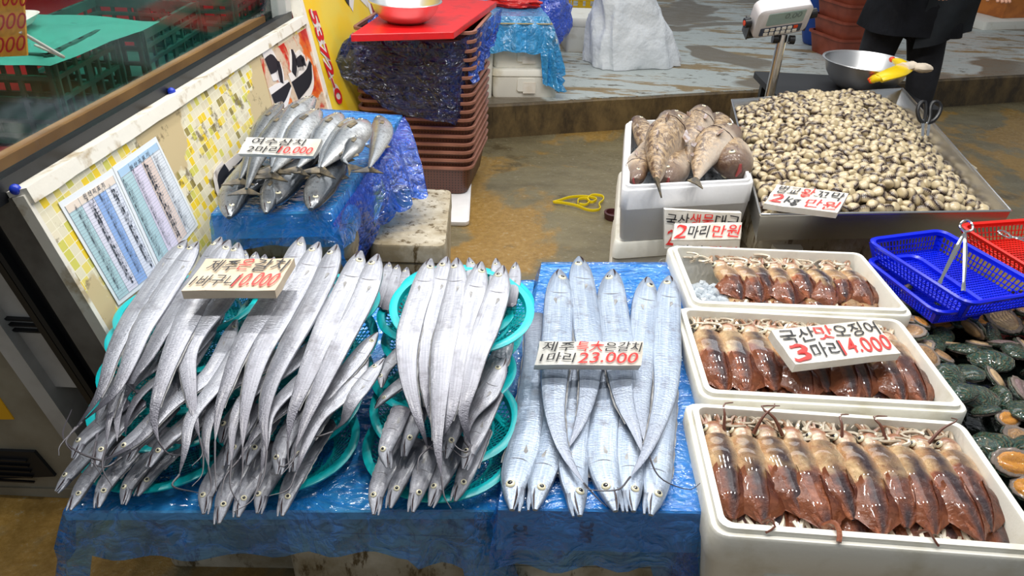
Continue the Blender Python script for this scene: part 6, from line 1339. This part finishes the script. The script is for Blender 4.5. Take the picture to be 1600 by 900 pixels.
# ------------------------------------------------------------------ rust red crates, orange boxes at the far right
cp_ = at(1345, 97, .2)
for i in range(5):
    crl = ['bottom', 'second', 'third', 'fourth', 'top'][i]; w_, d_ = .52, .42
    root = thing('rust_basket', (cp_.x - .02, cp_.y + .22, .2 + .12 * i), 'rust red plastic basket behind the person, %s of the stack' % crl, 'basket', 'rust red baskets behind the person', .3)
    bm = NB(); h_ = .16; loft(bm, [rr(w_ * .84, d_ * .84, .04, 0), rr(w_ * .97, d_ * .97, .045, h_ - .012), rr(w_ * .96, d_ * .96, .045, h_ - .012), rr(w_ * .82, d_ * .82, .04, .006)]); fin('body', bm, RUSTP, root)
    bm = NB(); loft(bm, [rr(w_ * .97, d_ * .97, .045, h_ - .018), rr(w_ * 1.02, d_ * 1.02, .05, h_ - .016), rr(w_ * 1.02, d_ * 1.02, .05, h_), rr(w_ * .93, d_ * .93, .04, h_)], False, False); fin('rim', bm, RUSTP, root)
    for r_ in range(4):
        bm = NB()
        for k in range(8): box(bm, .02 + .026 * k, -d_ / 2 * (.86 + .03 * r_), .04 + .022 * r_, .008, .01, .013)
        fin('slot_row', bm, MOUTH, root, smooth=False)
lump('blue_drum', None, simple('blue_drum', c(12, 60, 140), .4), 'blue plastic drum behind the rust red baskets', 'drum', .15, .15, .5, .02, 1, V((2.35, 6.35, .6)), .201, 2)
ob = [V((4.42, 8.0, .2))]
o1 = at(1545, 30, .26)
bm = NB(); loft(bm, [[o1 + V((.1, .55, z - .06)) + Matrix.Rotation(.35, 3, 'Z') @ V((p.x, p.y, 0)) for p in rr(1.0, 1.3, .03, 0)] for z in (.0, .07)]); tag(fin('white_tray', bm, FOAM_OLD), 'white foam slab under the orange boxes at the upper right', 'tray')
for k in range(3):
    root = thing('orange_box', o1 + V((.28, .55, .012 + .262 * k)), 'orange printed wooden box at the upper right, %s of the stack' % ['bottom', 'middle', 'top'][k], 'box', 'orange boxes at the upper right', .35)
    bm = NB(); loft(bm, [rr(.66, .9, .012, 0), rr(.66, .9, .012, .255)]); fin('body', bm, ORWOOD, root, smooth=False)
    bm = NB(); loft(bm, [rr(.68, .92, .012, .235), rr(.68, .92, .012, .259)]); fin('lid', bm, ORWOOD, root, smooth=False)
bk = at(1618, 78, .2); bm = NB(); loft(bm, [circ(.11, 0, 28), circ(.14, .26, 28), circ(.15, .262, 28), circ(.15, .275, 28), circ(.13, .275, 28), circ(.10, .01, 28)]); bmesh.ops.translate(bm, vec=bk + V((.1, .1, 0)), verts=bm.verts); tag(fin('white_bucket', bm, FOAM), 'white plastic bucket cut off by the right edge', 'bucket')
# ------------------------------------------------------------------ yellow strap on the floor, drain plug
sk = [(864, 316), (875, 313), (892, 308), (915, 307), (932, 311), (925, 316), (918, 312), (925, 305), (940, 306), (943, 312), (936, 319), (938, 326), (928, 329), (915, 327), (900, 321), (880, 317), (866, 316)]
bm = NB(); P_ = [V(q) for q in crs([at(x, y, .012 + .008 * abs(math.sin(i))) for i, (x, y) in enumerate(sk)], 70)]; sweep(bm, P_, [.003] * 70, [.008] * 70, seg=6)
P_ = [V(q) for q in crs([at(x, y, .014) for x, y in ((903, 319), (904, 312), (915, 310), (921, 315), (915, 320), (905, 319))], 30)]; sweep(bm, P_, [.003] * 30, [.008] * 30, seg=6)
tag(fin('yellow_strap', bm, simple('yellow_strapping', c(226, 200, 20), .35)), 'yellow packing strap curled on the wet floor', 'strap')
p = at(958, 338, .01); bm = NB(); loft(bm, [circ(.04, 0, 20), circ(.045, .03, 20), circ(.035, .032, 20), circ(.03, .01, 20)]); bmesh.ops.translate(bm, vec=(p.x, p.y, .001), verts=bm.verts); tag(fin('drain_cap', bm, simple('dark_red_cap', c(70, 30, 30), .4)), 'small dark round cap on the floor left of the cod boxes', 'cap')
# ------------------------------------------------------------------ person
pr = thing('person', (2.12, 4.42, 0), 'person in dark trousers, dark coat and a charcoal apron standing behind the big bowl', 'person', None)
def skinned(edges_pts, name, mat, parent):
    """edges_pts: dict name->(x,y,z,r), edges list"""
    pts_, eds = edges_pts; me = bpy.data.meshes.new(name); names_ = list(pts_); me.from_pydata([pts_[k][:3] for k in names_], [(names_.index(a), names_.index(b)) for a, b in eds], [])
    o = bpy.data.objects.new(name, me); COL.objects.link(o); o.parent = parent; m = o.modifiers.new('s', 'SKIN'); m.use_smooth_shade = True
    for i, k in enumerate(names_): r_ = pts_[k][3]; me.skin_vertices[0].data[i].radius = (r_, r_)
    me.skin_vertices[0].data[0].use_root = True; s_ = o.modifiers.new('u', 'SUBSURF'); s_.levels = 2; s_.render_levels = 2; me.materials.append(mat); return o
body = {'pel': (0, 0, .90, .13), 'sp': (0, -.04, 1.08, .13), 'ch': (-.02, -.12, 1.26, .15), 'nk': (-.02, -.19, 1.42, .06), 'hd': (-.02, -.24, 1.52, .09), 'ht': (-.02, -.25, 1.62, .085)}
ed = [('pel', 'sp'), ('sp', 'ch'), ('ch', 'nk'), ('nk', 'hd'), ('hd', 'ht')]
for s, n_ in ((-1, 'l'), (1, 'r')):
    body.update({n_ + 'hp': (s * .10, 0, .84, .095), n_ + 'kn': (s * .13 + .02, -.05 * s, .47, .06), n_ + 'an': (s * .15 + .03, .03 - .06 * s, .09, .042), n_ + 'to': (s * .17 + .03, -.10 - .06 * s, .035, .035), n_ + 'sh': (s * .19, -.14, 1.36, .06), n_ + 'el': (s * .26, -.22, 1.08, .045), n_ + 'wr': (s * .18, -.42, .98, .03), n_ + 'pa': (s * .15, -.50, .97, .032)})
    ed += [('pel', n_ + 'hp'), (n_ + 'hp', n_ + 'kn'), (n_ + 'kn', n_ + 'an'), (n_ + 'an', n_ + 'to'), ('ch', n_ + 'sh'), (n_ + 'sh', n_ + 'el'), (n_ + 'el', n_ + 'wr'), (n_ + 'wr', n_ + 'pa')]
    for f in range(4): body[n_ + 'f%d' % f] = (s * .15 + (f - 1.5) * .018, -.55, .965, .009); body[n_ + 'g%d' % f] = (s * .15 + (f - 1.5) * .019, -.585 + .006 * abs(f - 1.5), .945, .008); ed += [(n_ + 'pa', n_ + 'f%d' % f), (n_ + 'f%d' % f, n_ + 'g%d' % f)]
    body[n_ + 't'] = (s * .105, -.50, .955, .010); body[n_ + 'u'] = (s * .095, -.535, .945, .009); ed += [(n_ + 'pa', n_ + 't'), (n_ + 't', n_ + 'u')]
skinned((body, ed), 'body', SKIN, pr)
bm = NB(); ell(bm, (-.02, -.235, 1.60), .095, .11, .10, None, 18, 12); fin('hair', bm, HAIR, pr)
tr = {'pel': (0, 0, .88, .155), 'lh': (-.10, 0, .80, .125), 'lk': (-.115, .04, .46, .095), 'la': (-.12, .09, .10, .075), 'rh': (.10, 0, .80, .125), 'rk': (.15, -.06, .46, .09), 'ra': (.19, -.03, .10, .07)}
skinned((tr, [('pel', 'lh'), ('lh', 'lk'), ('lk', 'la'), ('pel', 'rh'), ('rh', 'rk'), ('rk', 'ra')]), 'trousers', CLOTH, pr)
ct = {'wa': (0, -.01, .82, .20), 'sp': (0, -.05, 1.05, .19), 'ch': (-.02, -.13, 1.26, .19), 'nk': (-.02, -.18, 1.40, .08), 'ls': (-.2, -.14, 1.34, .085), 'le': (-.27, -.22, 1.08, .07), 'lw': (-.19, -.40, .985, .05), 'rs': (.18, -.14, 1.34, .085), 're': (.26, -.22, 1.08, .07), 'rw': (.19, -.40, .985, .05)}
skinned((ct, [('wa', 'sp'), ('sp', 'ch'), ('ch', 'nk'), ('ch', 'ls'), ('ls', 'le'), ('le', 'lw'), ('ch', 'rs'), ('rs', 're'), ('re', 'rw')]), 'coat', CLOTH, pr)
bm = NB(); loft(bm, [[V((.005 + p.x, -.02 + p.y, z)) for p in rr(w_, d_, .12, 0, 6)] for w_, d_, z in ((.50, .40, .70), (.48, .38, .78), (.44, .36, .9), (.40, .34, 1.0))], False, False); bmesh.ops.solidify(bm, geom=bm.faces[:], thickness=.006); fin('coat_skirt', bm, CLOTH, pr)
bm = NB(); rows = []
for i in range(9):
    t = i / 8; rows.append([V((.02 + .30 * s, -.225 + .06 * abs(s) + .02 * math.sin(s * 7 + t * 3), 1.05 - .40 * t + .10 * s * t)) for s in [(-1 + 2 * j / 10) * .5 + .35 for j in range(11)]])
loft(bm, rows, False, False, False); bmesh.ops.solidify(bm, geom=bm.faces[:], thickness=.005); fin('apron', bm, CLOTH2, pr)
for s, (x, y) in ((-1, (-.12, .05)), (1, (.20, -.08))):
    bm = NB(); loft(bm, [[V((x + p.x, y - .03 * (1 - k) + p.y, z)) for p in rr(w_, d_, .04, 0)] for w_, d_, z, k in ((.10, .27, 0.002, 0), (.105, .28, .03, 0), (.10, .25, .07, .2), (.12, .14, .12, 1), (.15, .16, .30, 1.3))]); fin('rubber_boot', bm, RUBBER, pr)
